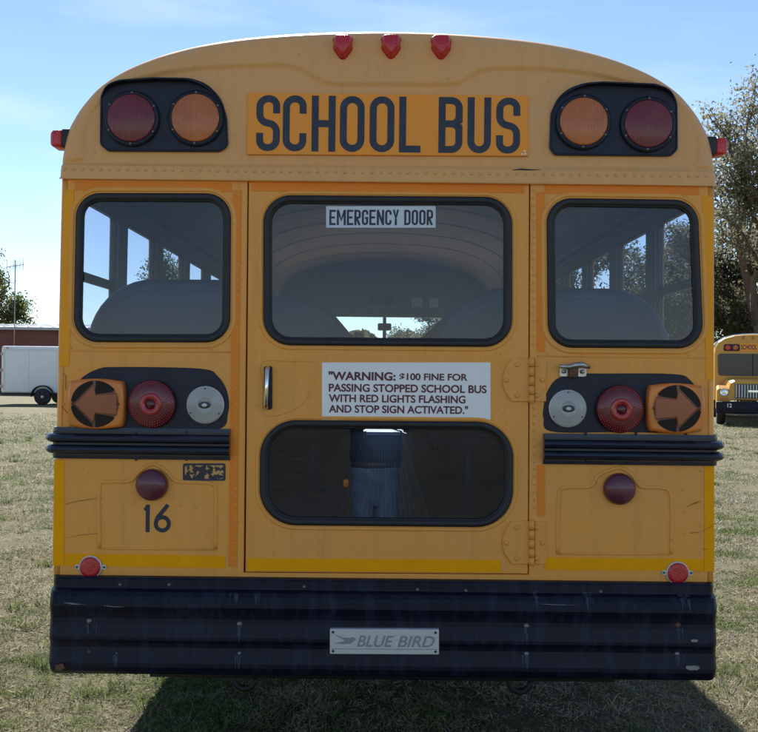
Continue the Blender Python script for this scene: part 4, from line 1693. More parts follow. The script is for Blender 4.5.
# ---- alternating warning lights in their black surrounds
def dome(name, c, r, y0, h, m, parent, rings_=5, rib=0.0):
    prof = [(r, 0), (r, h * .35)]
    for k in range(1, rings_ + 1):
        q = PI / 2 * k / rings_
        prof.append((r * math.cos(q) * .985, h * .35 + h * .65 * math.sin(q)))
    mb = MB()
    mb.lathe((c[0], y0, c[1]), prof, seg=32)
    return mb.build(name, m, parent)


PL = [(109.6, 151.3), (220, 151.8), (228, 147.5), (226.8, 119), (221.5, 101), (208, 86), (191, 80.2), (156, 79.6), (122, 82), (109, 86.5), (102.6, 96), (102.2, 145)]
PR = [(554, 155.3), (669, 156.3), (675.5, 150), (675.2, 102), (668, 90.3), (652, 85.8), (600, 83.7), (584, 85), (569, 90), (557.7, 99.5), (550.8, 114.5), (549.5, 149)]
for pn, lamps in ((PL, ((133.5, 120.3, 'red_lens', 'red'), (197, 120, 'amber_lens', 'amber'))), (PR, ((582, 123.6, 'amber_lens', 'amber'), (646, 126, 'red_lens', 'red')))):
    lp = ccw(roundpoly(PP(pn), [.02, .02, .025, .12, .12, .12, .12, .12, .12, .10, .06, .02], 5))
    mb = MB()
    mb.plate(lp, [], -.0160, .010, 0, back=False)
    mb.bead(lp, .004, .005, -.0155, True, seg=6)
    # visor along the upper edge
    zs_ = sorted(lp, key=lambda p: p[1])
    zc = sum(p[1] for p in lp) / len(lp)
    top = [p for p in lp if p[1] > zc + .045]
    top = sorted(top, key=lambda p: p[0])
    inner_ = [(x * 1.0, z - .010) for x, z in top]
    n = len(top)
    mid_i = lambda i: 1 - abs(2 * i / (n - 1) - 1) ** 3
    mb.loft([[(x, -.014, z - .004), (x, -.016 - .035 * mid_i(i), z - .006), (x, -.016 - .035 * mid_i(i), z - .011), (x, -.014, z - .012)] for i, (x, z) in enumerate(top)], smooth=False)
    pan = mb.build('warning_light_panel', 'black_paint', bus)
    for lx, ly, m, nm in lamps:
        c = P(lx, ly)
        mb = MB()
        mb.lathe((c[0], -.015, c[1]), [(.103, 0), (.103, .012), (.099, .018), (.090, .020), (.086, .012)], seg=36)
        for k in range(6):
            a = 2 * PI * k / 6 + .5
            mb.lathe((c[0] + .094 * math.cos(a), -.033, c[1] + .094 * math.sin(a)), [(.0055, 0), (.004, .004)], seg=8, mi=1)
        mb.build(nm + '_lamp_bezel', ['black_paint', 'screw'], pan)
        # fresnel lens
        prof = []
        for k in range(22):
            r = .088 * (1 - k / 22)
            hgt = .020 + .016 * (1 - (r / .088) ** 2) + (.0030 if k % 2 else 0)
            prof.append((r, hgt))
        prof = [(.089, .008)] + prof + [(.001, .0365)]
        mb = MB()
        mb.lathe((c[0], -.015, c[1]), prof, seg=36)
        mb.build(nm + '_lens', m, pan)

# ---- roof marker lights, side marker lights
for px, py in ((343, 47.5), (391, 47), (441, 47.5)):
    x, z = P(px, py, -.01)
    mb = MB()
    outl = ccw(roundpoly([(x - .036, z + .044), (x + .036, z + .044), (x + .032, z - .008), (x, z - .052), (x - .032, z - .008)], [.016, .016, .02, .014, .02], 5))
    yb = .055
    rg = []
    for d, y_ in ((-.004, yb), (-.004, -.012), (0, -.014), (.002, -.034), (.006, -.046), (.011, -.052)):
        rg.append([(a, y_ + max(0, (b - z)) * .25, b) for a, b in offset_loop(outl, d)])
    mb.loft(rg)
    mb.build('marker_light', 'red_marker', bus)
for s_, (px, py) in ((-1, (61.8, 139.5)), (1, (716.4, 147))):
    x, z = P(px, py, .06)
    mb = MB()
    x0_ = s_ * (HW1 - .05)
    mb.bbox(min(x0_, x - s_ * .008), max(x0_, x - s_ * .008), .03, .12, z - .036, z + .034, .006)
    base = mb.build('side_marker_light', 'rubber', bus)
    mb = MB()
    rg = []
    for d, k in ((0.0, -.008), (.001, .026), (.008, .036), (.016, .039)):
        rg.append([(x + s_ * k, y_, zz) for y_, zz in roundpoly(rect(.034 + d, .116 - d, z - .033 + d, z + .031 - d), .008, 3)])
    mb.loft(rg)
    mb.build('lens', 'red_marker', base)

# ---- tail light clusters
def oval(px_list):
    return ccw(smooth_path(PP(px_list), True, 6))


clL = [(90, 429.5), (76, 414), (73.5, 398), (80, 380), (98, 369), (120, 367), (200, 368.6), (218, 376.5), (227.5, 393), (228, 413), (217, 429.5), (150, 430)]
clR = [(552, 431.5), (543.5, 418), (543.5, 408), (546.5, 393.5), (556, 379.5), (573, 374), (600, 373.5), (672, 374), (690, 380), (700, 398), (699.5, 420), (686, 432), (620, 432)]
for cl, amb, red, clr, sd_ in ((clL, (99, 403.5, 28.2, 25), (153.3, 403.8), (206, 404.8), -1), (clR, (673, 408, 28.2, 25), (618.6, 408.8), (567, 408.4), 1)):
    mb = MB()
    pl = oval(cl)
    mb.plate(pl, [], -.004, .006, 0, chamfer=.002, back=False)
    pan = mb.build('tail_light_panel', 'black_paint', bus)
    # arrow turn signal: barrel-sided housing, amber face with an arrow left clear between black fields
    ax_, az_ = P(amb[0], amb[1])
    hx, hz = amb[2] * CD / FPX, amb[3] * CD / FPX
    pts_ = smooth_path([(-hx * .93, -hz * .80), (-hx * .70, -hz * .93), (0, -hz * 1.0), (hx * .70, -hz * .93), (hx * .93, -hz * .80), (hx * 1.0, 0), (hx * .93, hz * .80), (hx * .70, hz * .93), (0, hz), (-hx * .70, hz * .93), (-hx * .93, hz * .80), (-hx, 0)], True, 6)
    outl = ccw([(ax_ + a, az_ + b) for a, b in pts_])
    mb = MB()
    rg = []
    for d, y_ in ((0, -.003), (0, -.036), (.003, -.042), (.009, -.046), (.012, -.0462)):
        rg.append([(a, y_, b) for a, b in offset_loop(outl, d)])
    mb.loft(rg, caps=False)
    mb.plate([(a, b) for a, y_, b in rg[-1]], [], -.0462, 0, 0)
    # slightly domed face and the black fields
    ts = mb.build('turn_signal', 'amber_dark', pan)
    mb = MB()
    R_ = hz * .94
    s_ = sd_

    def fld(pp):
        l = [(ax_ + s_ * a * R_ * 1.05, az_ + b * R_) for a, b in pp]
        mb.plate(l, [], -.0480, .002, 0, back=False)
    mb.plate(circle(ax_, az_, R_ * .99, 36), [], -.0470, .001, 1, back=False)
    arc = lambda a0, a1, n=8: [(math.cos(math.radians(a0 + (a1 - a0) * k / n)) * .98, math.sin(math.radians(a0 + (a1 - a0) * k / n)) * .98) for k in range(n + 1)]
    fld(arc(6, 84) + [(.10, .84), (.84, .05)])
    fld([(x, -y) for x, y in arc(6, 84)] + [(.10, -.84), (.84, -.05)])
    fld(arc(91, 142) + [(-.66, .50), (.02, .40)])
    fld([(x, -y) for x, y in arc(91, 142)] + [(-.66, -.50), (.02, -.40)])
    mb.build('arrow_mask', ['mask_brown', 'amber_deep'], pan)
    mb = MB()
    rg = []
    arrow = [(-.90, .46), (-.02, .38), (.06, .80), (.84, 0), (.06, -.80), (-.02, -.38), (-.90, -.46)]
    al = ccw([(ax_ + s_ * a * R_ * 1.02, az_ + b * R_) for a, b in arrow])
    mb.plate(al, [], -.0520, .006, 0, chamfer=.003, back=False)
    for k in (-.93, .93):
        mb.lathe((ax_ + k * hx * .86, -.0462, az_), [(.006, 0), (.005, .004)], seg=10, mi=1)
    mb.build('arrow_lens', ['amber_arrow', 'red_lens'], pan) if 'amber_arrow' in M else None
    if 'amber_arrow' not in M:
        M['amber_arrow'] = lens_mat('amber_arrow', (0.30, 0.066, 0.016))
        mb.build('arrow_lens', ['amber_arrow', 'red_lens'], pan)
    # red stop lamp with reflector dots
    c = P(*red)
    mb = MB()
    mb.lathe((c[0], -.003, c[1]), [(.089, 0), (.089, .020), (.086, .028), (.078, .034), (.060, .039), (.043, .041)], seg=40, mi=0)
    mb.lathe((c[0], -.003, c[1]), [(.042, .038), (.042, .044), (.036, .047), (.022, .047), (.020, .044)], seg=32, mi=1)
    mb.lathe((c[0], -.003, c[1]), [(.0195, .040), (.019, .0445), (.001, .046)], seg=24, mi=0)
    for rr0 in (.050, .0585, .067, .0755, .083):
        nd = int(2 * PI * rr0 / .0092)
        hh = float(np.interp(rr0, [.043, .060, .078, .086], [.041, .039, .034, .028]))
        for k in range(nd):
            a = 2 * PI * (k + .5 * (round(rr0 * 1000) % 2)) / nd
            mb.lathe((c[0] + rr0 * math.cos(a), -.003 - hh + .0008, c[1] + rr0 * math.sin(a)), [(.0030, 0), (.0026, .0016), (.0012, .0026)], seg=6, mi=1)
    mb.build('stop_lamp', ['red_dots', 'red_ring'], pan)
    # clear reversing lamp
    c = P(*clr)
    mb = MB()
    mb.lathe((c[0], -.003, c[1]), [(.070, 0), (.070, .012), (.067, .016)], seg=36, mi=1)
    mb.lathe((c[0], -.003, c[1]), [(.0665, .012)] + [(.066 - .0016 * k_, .0175 + .0095 * k_ / 24 + (.0012 if k_ % 2 else 0)) for k_ in range(25)], seg=36, mi=0)
    mb.lathe((c[0], -.003, c[1]), [(.024, .026), (.023, .0285), (.001, .029)], seg=24, mi=2, sz=.55)
    mb.lathe((c[0], -.003, c[1]), [(.011, .0288), (.008, .031), (.001, .0315)], seg=16, mi=1, sz=.7)
    for k in range(3):
        a = PI / 2 + 2 * PI * k / 3
        mb.lathe((c[0] + .060 * math.cos(a), -.0205, c[1] + .060 * math.sin(a)), [(.0045, 0), (.003, .003)], seg=8, mi=2)
    mb.build('reversing_lamp', ['clear_lens', 'alu', 'inner_dark'], pan)

# ---- door hold-back catch
mb = MB()
x, z = P(572.5, 370.5)
mb.plate(roundpoly(rect(x - .050, x - .016, z - .022, z + .012), .006, 3), [], -.010, .010, 0)
mb.plate(roundpoly(rect(x + .016, x + .050, z - .022, z + .014), .006, 3), [], -.010, .010, 0)
mb.tube([(x - .056, -.030, z + .016), (x - .02, -.034, z + .013), (x + .005, -.038, z + .020), (x + .03, -.038, z + .022), (x + .058, -.030, z + .012)], [.006, .009, .011, .011, .006], 8)
mb.bbox(x - .018, x + .016, -.034, -.002, z - .026, z + .012, .005, 1)
mb.tube([(x - .034, -.012, z - .004), (x - .034, -.02, z - .004)], .008, 8)
mb.tube([(x + .034, -.012, z - .004), (x + .034, -.02, z - .004)], .008, 8)
mb.build('door_catch', ['steel_dull', 'rust'], bus)

# ---- swept rails and bumper
def sweep_wrap(profile, path, mi_mats, name, lift=None):
    """profile: (outward, z) list; path: plan points (x, y) with outward normals"""
    mb = MB()
    rings_ = []
    for i, (px, py, nx, ny) in enumerate(path):
        rings_.append([(px + nx * o, py + ny * o, z + (lift(i, k) if lift else 0)) for k, (o, z) in enumerate(profile)])
    mb.loft(rings_, smooth=False)
    return mb, name, mi_mats


def rail(s_, px_in, py_top, py_bot):
    zt_, zb_ = P(386, py_top)[1], P(386, py_bot)[1]
    h_ = zt_ - zb_
    prof = [(0, zt_), (.010, zt_), (.012, zt_ - .12 * h_)]
    for c in (.34, .70):
        for k in range(9):
            q = PI * k / 8
            prof.append((.012 + .026 * math.sin(q), zt_ - h_ * (c - .15 * math.cos(q))))
    prof += [(.012, zt_ - .88 * h_), (.010, zb_), (0, zb_)]
    xin = P(px_in, 445)[0]
    xo = s_ * (hw(zb_) - .030)
    path = [(xin, -.001, 0, -1), (xo, -.001, 0, -1)]
    for k in range(1, 7):
        q = PI / 2 * k / 6
        path.append((xo + s_ * .031 * math.sin(q), .030 - .031 * math.cos(q), s_ * math.sin(q), -math.cos(q)))
    path.append((s_ * (hw(zb_) + .001), .10, s_, 0))
    mb, _, _ = sweep_wrap(prof, path, None, None)
    for px in ((137, 187) if s_ < 0 else (585, 635, 685)):
        for py in (py_top + 2.0, py_bot - 2.8):
            x, z = P(px, py + (px - 386) * .0)
            mb.rivet(x, z, -.0115, .006, .003)
    mb.build('rub_rail', 'rail_paint', bus)


rail(-1, 230.5, 430.6, 461.8)
rail(1, 543.0, 431.4, 462.0)

BD = -.085
zb = lambda py: P(386, py, BD)[1]
prof = []
for py, o in ((583.2, .0), (584, .022), (586, .027), (592.5, .028), (594.5, .030), (596, .062), (600, .072), (606, .080), (610, .081), (617, .072), (622, .069), (627, .070), (640, .081), (643, .081), (647, .073), (651, .071), (655, .073),
              (666, .083), (670, .083), (675, .074), (679.2, .055), (679.6, .030), (676, .0)):
    prof.append((o, zb(py)))
xo = 1.228
KX = .08            # the ribs fade out round the corners
CRN = .030
path = [(-xo, .62, -KX, 0), (-xo, .20, -KX, 0)]
for k in range(0, 9):
    q = PI / 2 * k / 8
    path.append((-xo + CRN - CRN * math.cos(q), -.003 + CRN - CRN * math.sin(q), -math.cos(q) * KX, -math.sin(q)))
for k in range(1, 12):
    path.append((-xo + CRN + 2 * (xo - CRN) * k / 12, -.003, 0, -1))
for k in range(8, -1, -1):
    q = PI / 2 * k / 8
    path.append((xo - CRN + CRN * math.cos(q), -.003 + CRN - CRN * math.sin(q), math.cos(q) * KX, -math.sin(q)))
path += [(xo, .20, KX, 0), (xo, .62, KX, 0)]
nP = len(path)


def lift(i, k):
    e = min(i, nP - 1 - i)
    return .026 * max(0, (8 - max(0, e - 2)) / 8) ** 2 if k >= len(prof) - 5 else 0


mb, _, _ = sweep_wrap(prof, path, None, None, lift)
for f_i in range(len(mb.sm)):
    mb.sm[f_i] = False
bumper = mb.build('rear_bumper', 'bumper', bus)
bv = bumper.modifiers.new('bevel', 'BEVEL')
bv.width = .006
bv.segments = 2
bv.limit_method = 'ANGLE'
bv.angle_limit = math.radians(15)

# bolts, scuffs and streaks on the bumper
for px, py, m in ((88, 622, 'screw'), (88, 653, 'rust'), (116, 654.5, 'screw'), (239, 625, 'screw'), (239, 654.5, 'screw'), (527, 627, 'screw'), (527, 655, 'screw'), (679, 626, 'rust'), (678, 655, 'screw'), (116, 588, 'screw'), (166, 588, 'screw'),
                  (303, 590, 'screw'), (418, 593, 'screw'), (467, 594, 'screw'), (604, 595, 'screw')):
    x, z = P(px, py, BD)
    yy = -.065 if py > 600 else -.027
    mb = MB()
    r_ = .0115 if py > 600 else .007
    mb.lathe((x, yy + .006, z), [(r_ * 1.25, 0), (r_ * 1.2, .008), (r_, .010), (r_ * .75, .016), (r_ * .3, .019)], seg=14)
    mb.build('bolt', m, bumper)


def streaks():
    """dried mineral runs below the bolts: thin stains that follow the pressed profile"""
    mb = MB()
    po = np.array([p[0] for p in prof])
    pz = np.array([p[1] for p in prof])

    def off(z):
        o_ = np.argsort(pz[1:-2])
        return float(np.interp(z, pz[1:-2][o_], po[1:-2][o_]))
    rr_ = random.Random(4)
    for px, py, ln in ((239, 630, 14), (527, 632, 13), (527, 659, 12), (239, 659, 12), (88, 628, 8), (679, 632, 10), (678, 659, 9), (116, 658, 10), (236, 597, 8), (256, 597, 9), (537, 598, 9), (683, 600, 10), (690, 600, 12), (588, 598, 12)):
        mb = MB()
        for k in range(3):
            w0 = .0085 if k == 0 else rr_.uniform(.002, .004)
            dx = 0 if k == 0 else rr_.gauss(0, .012)
            l_ = ln * (1.0 if k == 0 else rr_.uniform(.5, 1.1))
            n = 10
            vs_ = []
            for j in range(n):
                t = j / (n - 1)
                x, z = P(px, py - 3 + (l_ + 3) * t, BD)
                ww = w0 * max(.06, (1 - t) ** .8) * (1 + .25 * rr_.uniform(-1, 1))
                o_ = off(z) + .0022
                vs_ += [(x + dx - ww, -.003 - o_, z), (x + dx + ww * rr_.uniform(.7, 1.1), -.003 - o_, z)]
            mb.add(vs_, [(2 * j, 2 * j + 1, 2 * j + 3, 2 * j + 2) for j in range(n - 1)])
        mb.build('water_stain', 'stain', bumper, fix=False)
    for px, py, a, b in ((692, 667.7, .028, .009), (694, 640.5, .013, .005), (60, 667, .020, .012)):
        x, z = P(px, py, BD)
        pp = []
        for k in range(14):
            q_ = 2 * PI * k / 14
            f_ = .75 + .5 * rr_.random()
            pp.append((x + a * math.cos(q_) * f_, z + b * math.sin(q_) * f_))
        mb = MB()
        mb.plate(pp, [], -.003 - off(z) - .0062, .003, 0, back=False)
        mb.build('paint_chip', 'chip' if px > 100 else 'rust', bumper)
    for px0, px1, py in ((64, 86, 603), (104, 126, 605.5), (64, 80, 602), (540, 575, 604)):
        a, b = P(px0, py, BD), P(px1, py + 1.2, BD)
        mb = MB()
        mb.tube([(a[0], -.003 - off(a[1]) - .004, a[1]), ((a[0] + b[0]) / 2, -.003 - off(b[1]) - .0045, b[1]), (b[0], -.003 - off(b[1]) - .004, b[1])], [.0005, .0016, .0004], 4)
        mb.build('scratch', 'chip', bumper)


M['stain'] = mat('water_stain', (0.032, 0.044, 0.085), 0.6, c2=(0.008, 0.011, 0.025), vscale=90)
M['chip'] = mat('bare_metal', (0.36, 0.36, 0.35), 0.5, 0.4, c2=(0.22, 0.20, 0.18), vscale=60)
streaks()

# maker's plate
mb = MB()
YP = -.003 - .094
mb.plate(roundpoly(PP([(330, 653.2), (438.8, 653.8), (438.8, 628.8), (330, 628.2)], BD), .003, 2), [], YP, .03, 0, chamfer=.002)
mb.build('maker_plate', 'alu', bumper)
mb = MB()
x0_, z0_ = P(357, 645.5, BD)
x1_, _ = P(393.5, 645.5, BD)
_, z2_ = P(357, 634, BD)
mb.text('BLUE', x0_, z0_, x1_ - x0_, z2_ - z0_, YP - .0012, 0, .012, .28)
x0_, z0_ = P(397.5, 645.8, BD)
x1_, _ = P(434.5, 645.8, BD)
mb.text('BIRD', x0_, z0_, x1_ - x0_, z2_ - z0_, YP - .0012, 0, .012, .28)
bird = PP([(333.5, 632.5), (342, 636.5), (350, 637), (353.5, 636), (356.3, 638.7), (353, 640.5), (351, 642.5), (344, 643.2), (334.5, 642), (343, 640.6), (345, 639.4), (339, 636.3)], BD)
mb.plate(bird, [], YP - .0012, .001, 0, back=False)
mb.bead(PP([(332, 648), (437, 648.5)], BD), .0012, .0008, YP, seg=5)
for px, py in ((333.2, 631.2), (435.4, 631.8), (333.2, 650.2), (435.4, 650.8)):
    x, z = P(px, py, BD)
    mb.lathe((x, YP, z), [(.0048, 0), (.0045, .002), (.003, .0025)], seg=12, mi=1)
mb.build('maker_lettering', ['plate_ink', 'ink'], bumper) if 'plate_ink' in M else None
if 'plate_ink' not in M:
    M['plate_ink'] = mat('plate_emboss', (0.30, 0.31, 0.31), 0.55, 0.4)
    mb.build('maker_lettering', ['plate_ink', 'ink'], bumper)

# ---- lower lamps, reflectors, number, worn sticker
for px, py in ((152.6, 484.5), (618.8, 488.6)):
    c = P(px, py)
    d_ = dome('stop_lamp', c, .059, -.001, .046, 'plum_lens', bus, 7)
for px, py in ((91, 566.8), (677, 572.6)):
    c = P(px, py)
    mb = MB()
    for s_ in (-1, 1):
        mb.plate(roundpoly(rect(c[0] + s_ * .040 - .018, c[0] + s_ * .040 + .018, c[1] - .009, c[1] + .009), .007, 3), [], -.0052, .003, 0)
        mb.lathe((c[0] + s_ * .051, -.005, c[1]), [(.0045, 0), (.004, .003)], seg=8, mi=1)
    mb.lathe((c[0], -.0005, c[1]), [(.0430, 0), (.0430, .008), (.0400, .0105)], seg=32, mi=0)
    ho = mb.build('reflector', ['alu', 'inner_dark'], bus)
    mb = MB()
    mb.lathe((c[0], -.0005, c[1]), [(.0392, .008), (.0388, .012), (.025, .0135), (.001, .014)], seg=32)
    mb.build('reflector_lens', 'red_reflector', ho)

mb = MB()
th_ = 4.0 * CD / FPX
p0, p1, p2 = P(142.6, 532), P(149.6, 532), P(142.6, 504.5)
stroke_letter(mb, '1', p0[0], p0[1], p1[0] - p0[0], p2[1] - p0[1], th_, -.0012)
p0, p1 = P(153.8, 532.3), P(170.8, 532.3)
stroke_letter(mb, '6', p0[0], p0[1], p1[0] - p0[0], p2[1] - p0[1], th_, -.0012)
mb.build('fleet_number', 'ink', bus)


def worn_material():
    m, t, b = _mat('worn_sticker')
    co = t.nodes.new('ShaderNodeTexCoord')
    n = t.nodes.new('ShaderNodeTexNoise')
    n.inputs['Scale'].default_value = 42
    n.inputs['Detail'].default_value = 4
    r = t.nodes.new('ShaderNodeMapRange')
    r.inputs[1].default_value = .49
    r.inputs[2].default_value = .53
    mx = t.nodes.new('ShaderNodeMixRGB')
    mx.inputs['Color1'].default_value = (.02, .022, .03, 1)
    mx.inputs['Color2'].default_value = (.62, .34, .10, 1)
    t.links.new(co.outputs['Object'], n.inputs['Vector'])
    t.links.new(n.outputs['Fac'], r.inputs[0])
    t.links.new(r.outputs[0], mx.inputs['Fac'])
    t.links.new(mx.outputs[0], b.inputs['Base Color'])
    return m


M['worn'] = worn_material()
mb = MB()
mb.plate(roundpoly(clean_rect(183.5, 463.8, 225, 480.3), .006, 3), [], -.0012, .001, 0, back=False)
mb.plate(roundpoly(clean_rect(183, 463.3, 225.5, 480.8), .007, 3), [roundpoly(clean_rect(185, 465.3, 223.5, 478.8), .005, 3)], -.0018, .001, 1, back=False)
a, b = P(203.2, 479), P(204.8, 465)
mb.plate(rect(a[0], b[0], a[1], b[1]), [], -.0018, .001, 1, back=False)
mb.build('worn_sticker', ['worn', 'ink'], bus)

# scratches and dents on the sheet metal
mb = MB()
rr_ = random.Random(12)
for pts_ in ([(66, 504), (78, 501), (92, 499), (104, 497)], [(66, 538), (80, 535), (96, 533.5), (98, 533)], [(62, 406), (66, 411), (71, 417), (70, 430)], [(686, 507), (694, 503), (701, 500.5)], [(690, 533), (700, 532), (712, 526)], [(700, 470), (701, 472)],
             [(690, 505), (699, 502)], [(703, 549), (709, 549)], [(62, 372), (66, 376), (66, 390)]):
    l = PP(pts_)
    mb = MB()
    mb.tube([(x, -.0026, z) for x, z in l], [rr_.uniform(.0003, .0012) for _ in l], 4)
    mb.build('scratch', 'rust', bus, fix=False)
mb = MB()
l = PP([(512, 171.0), (520, 170.2), (529, 170.8), (540, 170.6)])
mb.tube([(x, -.0185, z) for x, z in l], [.0008, .003, .0022, .0006], 5)
mb.build('scratch', 'ink', bus, fix=False)

# ---- chassis under the floor
mb = MB()
for s_ in (-1, 1):
    mb.box(s_ * .43 - .04, s_ * .43 + .04, .25, LEN + 1.3, .62, .86)
for y_ in (.30, 1.5, 3.5, 5.4):
    mb.box(-.39, .39, y_, y_ + .09, .63, .80)
mb.build('chassis_frame', 'frame_black', bus)
mb = MB()
mb.tube([(-.9, .16, .43), (.9, .16, .43)], .026, 8)
mb.build('cross_tube', 'frame_black', bus)
for s_ in (-1, 1):
    mb = MB()
    mb.tube([(s_ * .535 + .042 * math.cos(q), .16, .405 + .042 * math.sin(q)) for q in [PI * 2 * k / 16 + .8 for k in range(15)]], .013, 8)
    mb.box(s_ * .535 - .02, s_ * .535 + .02, .10, .30, .44, .62)
    mb.build('tow_hook', 'frame_black', bus)
mb = MB()
mb.tube([(-.86, 2.7, .50), (.86, 2.7, .50)], .06, 10)
mb.lathe((0, 2.55, .50), [(.05, -.15), (.17, -.05), (.18, .06), (.10, .14)], seg=20)
mb.build('rear_axle', 'frame_black', bus)
mb = MB()
mb.tube([(-.62, .10, .56), (-.62, 1.6, .56), (-.55, 2.3, .72), (-.5, 4.0, .60)], .05, 10)
mb.build('exhaust_pipe', 'rust', bus)
for s_ in (-1, 1):
    for x_, y_ in ((.98, 2.7), (.68, 2.7), (.96, LEN + .62)):
        mb = MB()
        mb.lathe((s_ * (x_ - .13), y_, .49), [(.26, 0), (.44, 0), (.485, .04), (.49, .08), (.49, .18), (.485, .22), (.44, .26), (.26, .26)], axis='x' if s_ > 0 else '-x', seg=36)
        wo_ = mb.build('wheel', 'tyre', bus)
        mb = MB()
        mb.lathe((s_ * (x_ - .13), y_, .49), [(.265, .01), (.265, .25), (.24, .255), (.20, .14), (.12, .16), (.10, .22), (.0, .23)], axis='x' if s_ > 0 else '-x', seg=28)
        mb.build('rim', 'rim_white', wo_)

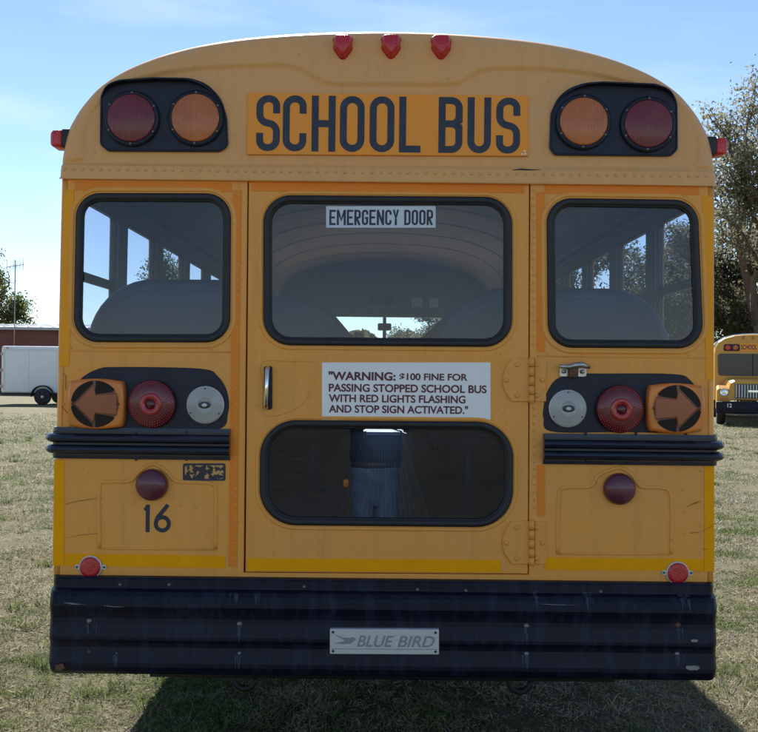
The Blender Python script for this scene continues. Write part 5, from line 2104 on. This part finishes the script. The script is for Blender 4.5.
# ------------------------------------------------------------------ the photographer, mirrored in the lower door window
def photographer():
    p = empty('person', (-.06, -4.02, 0), 0, 'person in dark shirt and blue jeans reflected in the lower door window', 'person')
    # skinned body: skeleton edges with a radius at each joint
    V, E, R_ = [], [], []

    def add(pt, r, par=None):
        V.append(pt)
        R_.append(r)
        if par is not None:
            E.append((par, len(V) - 1))
        return len(V) - 1
    pel = add((0, 0, .90), .125)
    sp = add((0, 0, 1.10), .120, pel)
    ch = add((0, .0, 1.28), .135, sp)
    nk0 = add((0, .0, 1.41), .075, ch)
    nk = add((0, .015, 1.47), .055, nk0)
    hd = add((0, .035, 1.56), .078, nk)
    hd2 = add((0, .030, 1.64), .082, hd)
    add((0, .02, 1.70), .055, hd2)
    hands = []
    for s in (-1, 1):
        sh = add((s * .17, 0, 1.36), .062, ch)
        el = add((s * .235, .13, 1.21), .045, sh)
        wr = add((s * .115, .305, 1.50), .028, el)
        hn = add((s * .085, .335, 1.565), .030, wr)
        hands.append((s, hn))
        hp = add((s * .095, 0, .84), .088, pel)
        kn = add((s * .105, .01, .46), .058, hp)
        an = add((s * .11, -.015, .09), .040, kn)
        add((s * .12, .11, .05), .038, an)
    for s, hn in hands:
        for k in range(4):
            a = add((s * .072, .345 + .004 * k, 1.60 - .020 * k), .009, hn)
            b = add((s * .050, .368, 1.612 - .020 * k), .0085, a)
            add((s * (.030 + .004 * abs(k - 1.5)), .362, 1.614 - .020 * k), .0075, b)
        a = add((s * .070, .325, 1.545), .011, hn)
        add((s * .045, .325, 1.545), .009, a)
    me = bpy.data.meshes.new('body')
    me.from_pydata(V, E, [])
    ob = bpy.data.objects.new('body', me)
    COL.objects.link(ob)
    sk = ob.modifiers.new('skin', 'SKIN')
    for i, v in enumerate(me.skin_vertices[0].data):
        v.radius = (R_[i], R_[i])
        v.use_root = (i == 0)
    su = ob.modifiers.new('sub', 'SUBSURF')
    su.levels = su.render_levels = 2
    bpy.context.view_layer.update()
    m2 = bpy.data.meshes.new_from_object(ob.evaluated_get(bpy.context.evaluated_depsgraph_get()))
    bpy.data.objects.remove(ob, do_unlink=True)
    m2.name = 'body'
    m2.materials.clear()
    m2.materials.append(M['skin'])
    for f in m2.polygons:
        f.use_smooth = True
    bo = bpy.data.objects.new('body', m2)
    COL.objects.link(bo)
    bo.parent = p

    def ring(cx, cy, cz, a, b, n=24):
        return [(cx + a * math.cos(2 * PI * k / n), cy + b * math.sin(2 * PI * k / n), cz) for k in range(n)]
    mb = MB()
    mb.loft([ring(0, 0, z, a, b) for z, a, b in ((.895, .202, .148), (.93, .210, .156), (1.05, .200, .150), (1.18, .208, .152), (1.30, .215, .150), (1.37, .19, .125), (1.42, .10, .085), (1.445, .075, .075))])
    for s in (-1, 1):
        mb.tube([(s * .15, 0, 1.345), (s * .20, .05, 1.29), (s * .24, .13, 1.21), (s * .215, .18, 1.28), (s * .165, .25, 1.40)], [.078, .072, .062, .055, .042], 12)
    mb.build('shirt', 'shirt', p)
    mb = MB()
    mb.loft([ring(0, 0, z, a, b) for z, a, b in ((.55, .150, .088), (.66, .182, .108), (.76, .192, .130), (.84, .192, .140), (.895, .185, .138))])
    for s in (-1, 1):
        mb.loft([ring(s * cx, cy, z, a, b, 16) for cx, cy, z, a, b in ((.092, 0, .80, .100, .125), (.090, .005, .66, .096, .108), (.092, .012, .48, .086, .090), (.110, 0, .28, .074, .078), (.112, -.01, .07, .075, .085))])
    rj = random.Random(8)
    ph = [rj.uniform(0, 6.28) for _ in range(6)]
    # creases: refine the loft and push the cloth in and out along slanting folds
    bmj = bmesh.new()
    vv = [bmj.verts.new(v) for v in mb.v]
    for f in mb.f:
        if len(f) == 4:
            bmj.faces.new([vv[i] for i in f])
    bmesh.ops.subdivide_edges(bmj, edges=bmj.edges[:], cuts=5, use_grid_fill=True)
    for v in bmj.verts:
        x, y, z = v.co
        k = .6 * (.0055 * math.sin(42 * z + 18 * x + ph[0]) + .0045 * math.sin(30 * z - 34 * x + ph[1]) + .003 * math.sin(75 * z + 50 * x + ph[2]))
        v.co.y += k if y > 0 else -k
        v.co.x += .4 * k * (1 if x > 0 else -1)
    mb = MB()
    mb.bm(bmj, 0, True)
    mb.build('jeans', 'jeans', p)
    mb = MB()
    mb.loft([ring(0, 0, .858, .200, .148), ring(0, 0, .894, .198, .147)])
    mb.build('belt', 'leather', p)
    mb = MB()
    for s in (-1, 1):
        mb.loft([[(s * .115 + .046 * math.cos(q), .045 + .145 * math.sin(q), z) for q in [2 * PI * k / 16 for k in range(16)]] for z in (0.0, .03)] +
                [[(s * .115 + .040 * math.cos(q), .02 + .10 * math.sin(q), .085) for q in [2 * PI * k / 16 for k in range(16)]]])
    mb.build('shoes', 'leather', p)
    mb = MB()
    mb.lathe((0, .012, 1.615), [(.100, -.02), (.103, .03), (.092, .075), (.06, .108), (.01, .118)], axis='z', seg=22)
    mb.build('hair', 'hair', p)
    mb = MB()
    mb.tube([(0, .118, 1.615), (0, .130, 1.59), (0, .125, 1.572)], [.010, .014, .012], 8)
    mb.build('nose', 'skin', p)
    for s in (-1, 1):
        mb = MB()
        mb.lathe((s * .034, .104, 1.622), [(.012, 0), (.010, -.006), (.002, -.010)], seg=12)
        mb.build('eye', 'white_paint', p)
    mb = MB()
    mb.bbox(-.25, -.205, .13, .165, .70, .765, .012)
    mb.build('belt_tag', 'orange_tag', p)
    d = empty('camera_device', (CX, -3.665, 1.60), 0, 'small black camera held up in the hands of the person', 'camera')
    mb = MB()
    mb.bbox(-.058, .058, -.018, .018, -.036, .034, .008)
    mb.build('device_body', 'device', d)
    mb = MB()
    mb.lathe((0, .017, 0), [(.026, 0), (.026, -.02), (.022, -.028), (.018, -.026)], seg=24)
    mb.build('lens_barrel', 'device', d)


photographer()
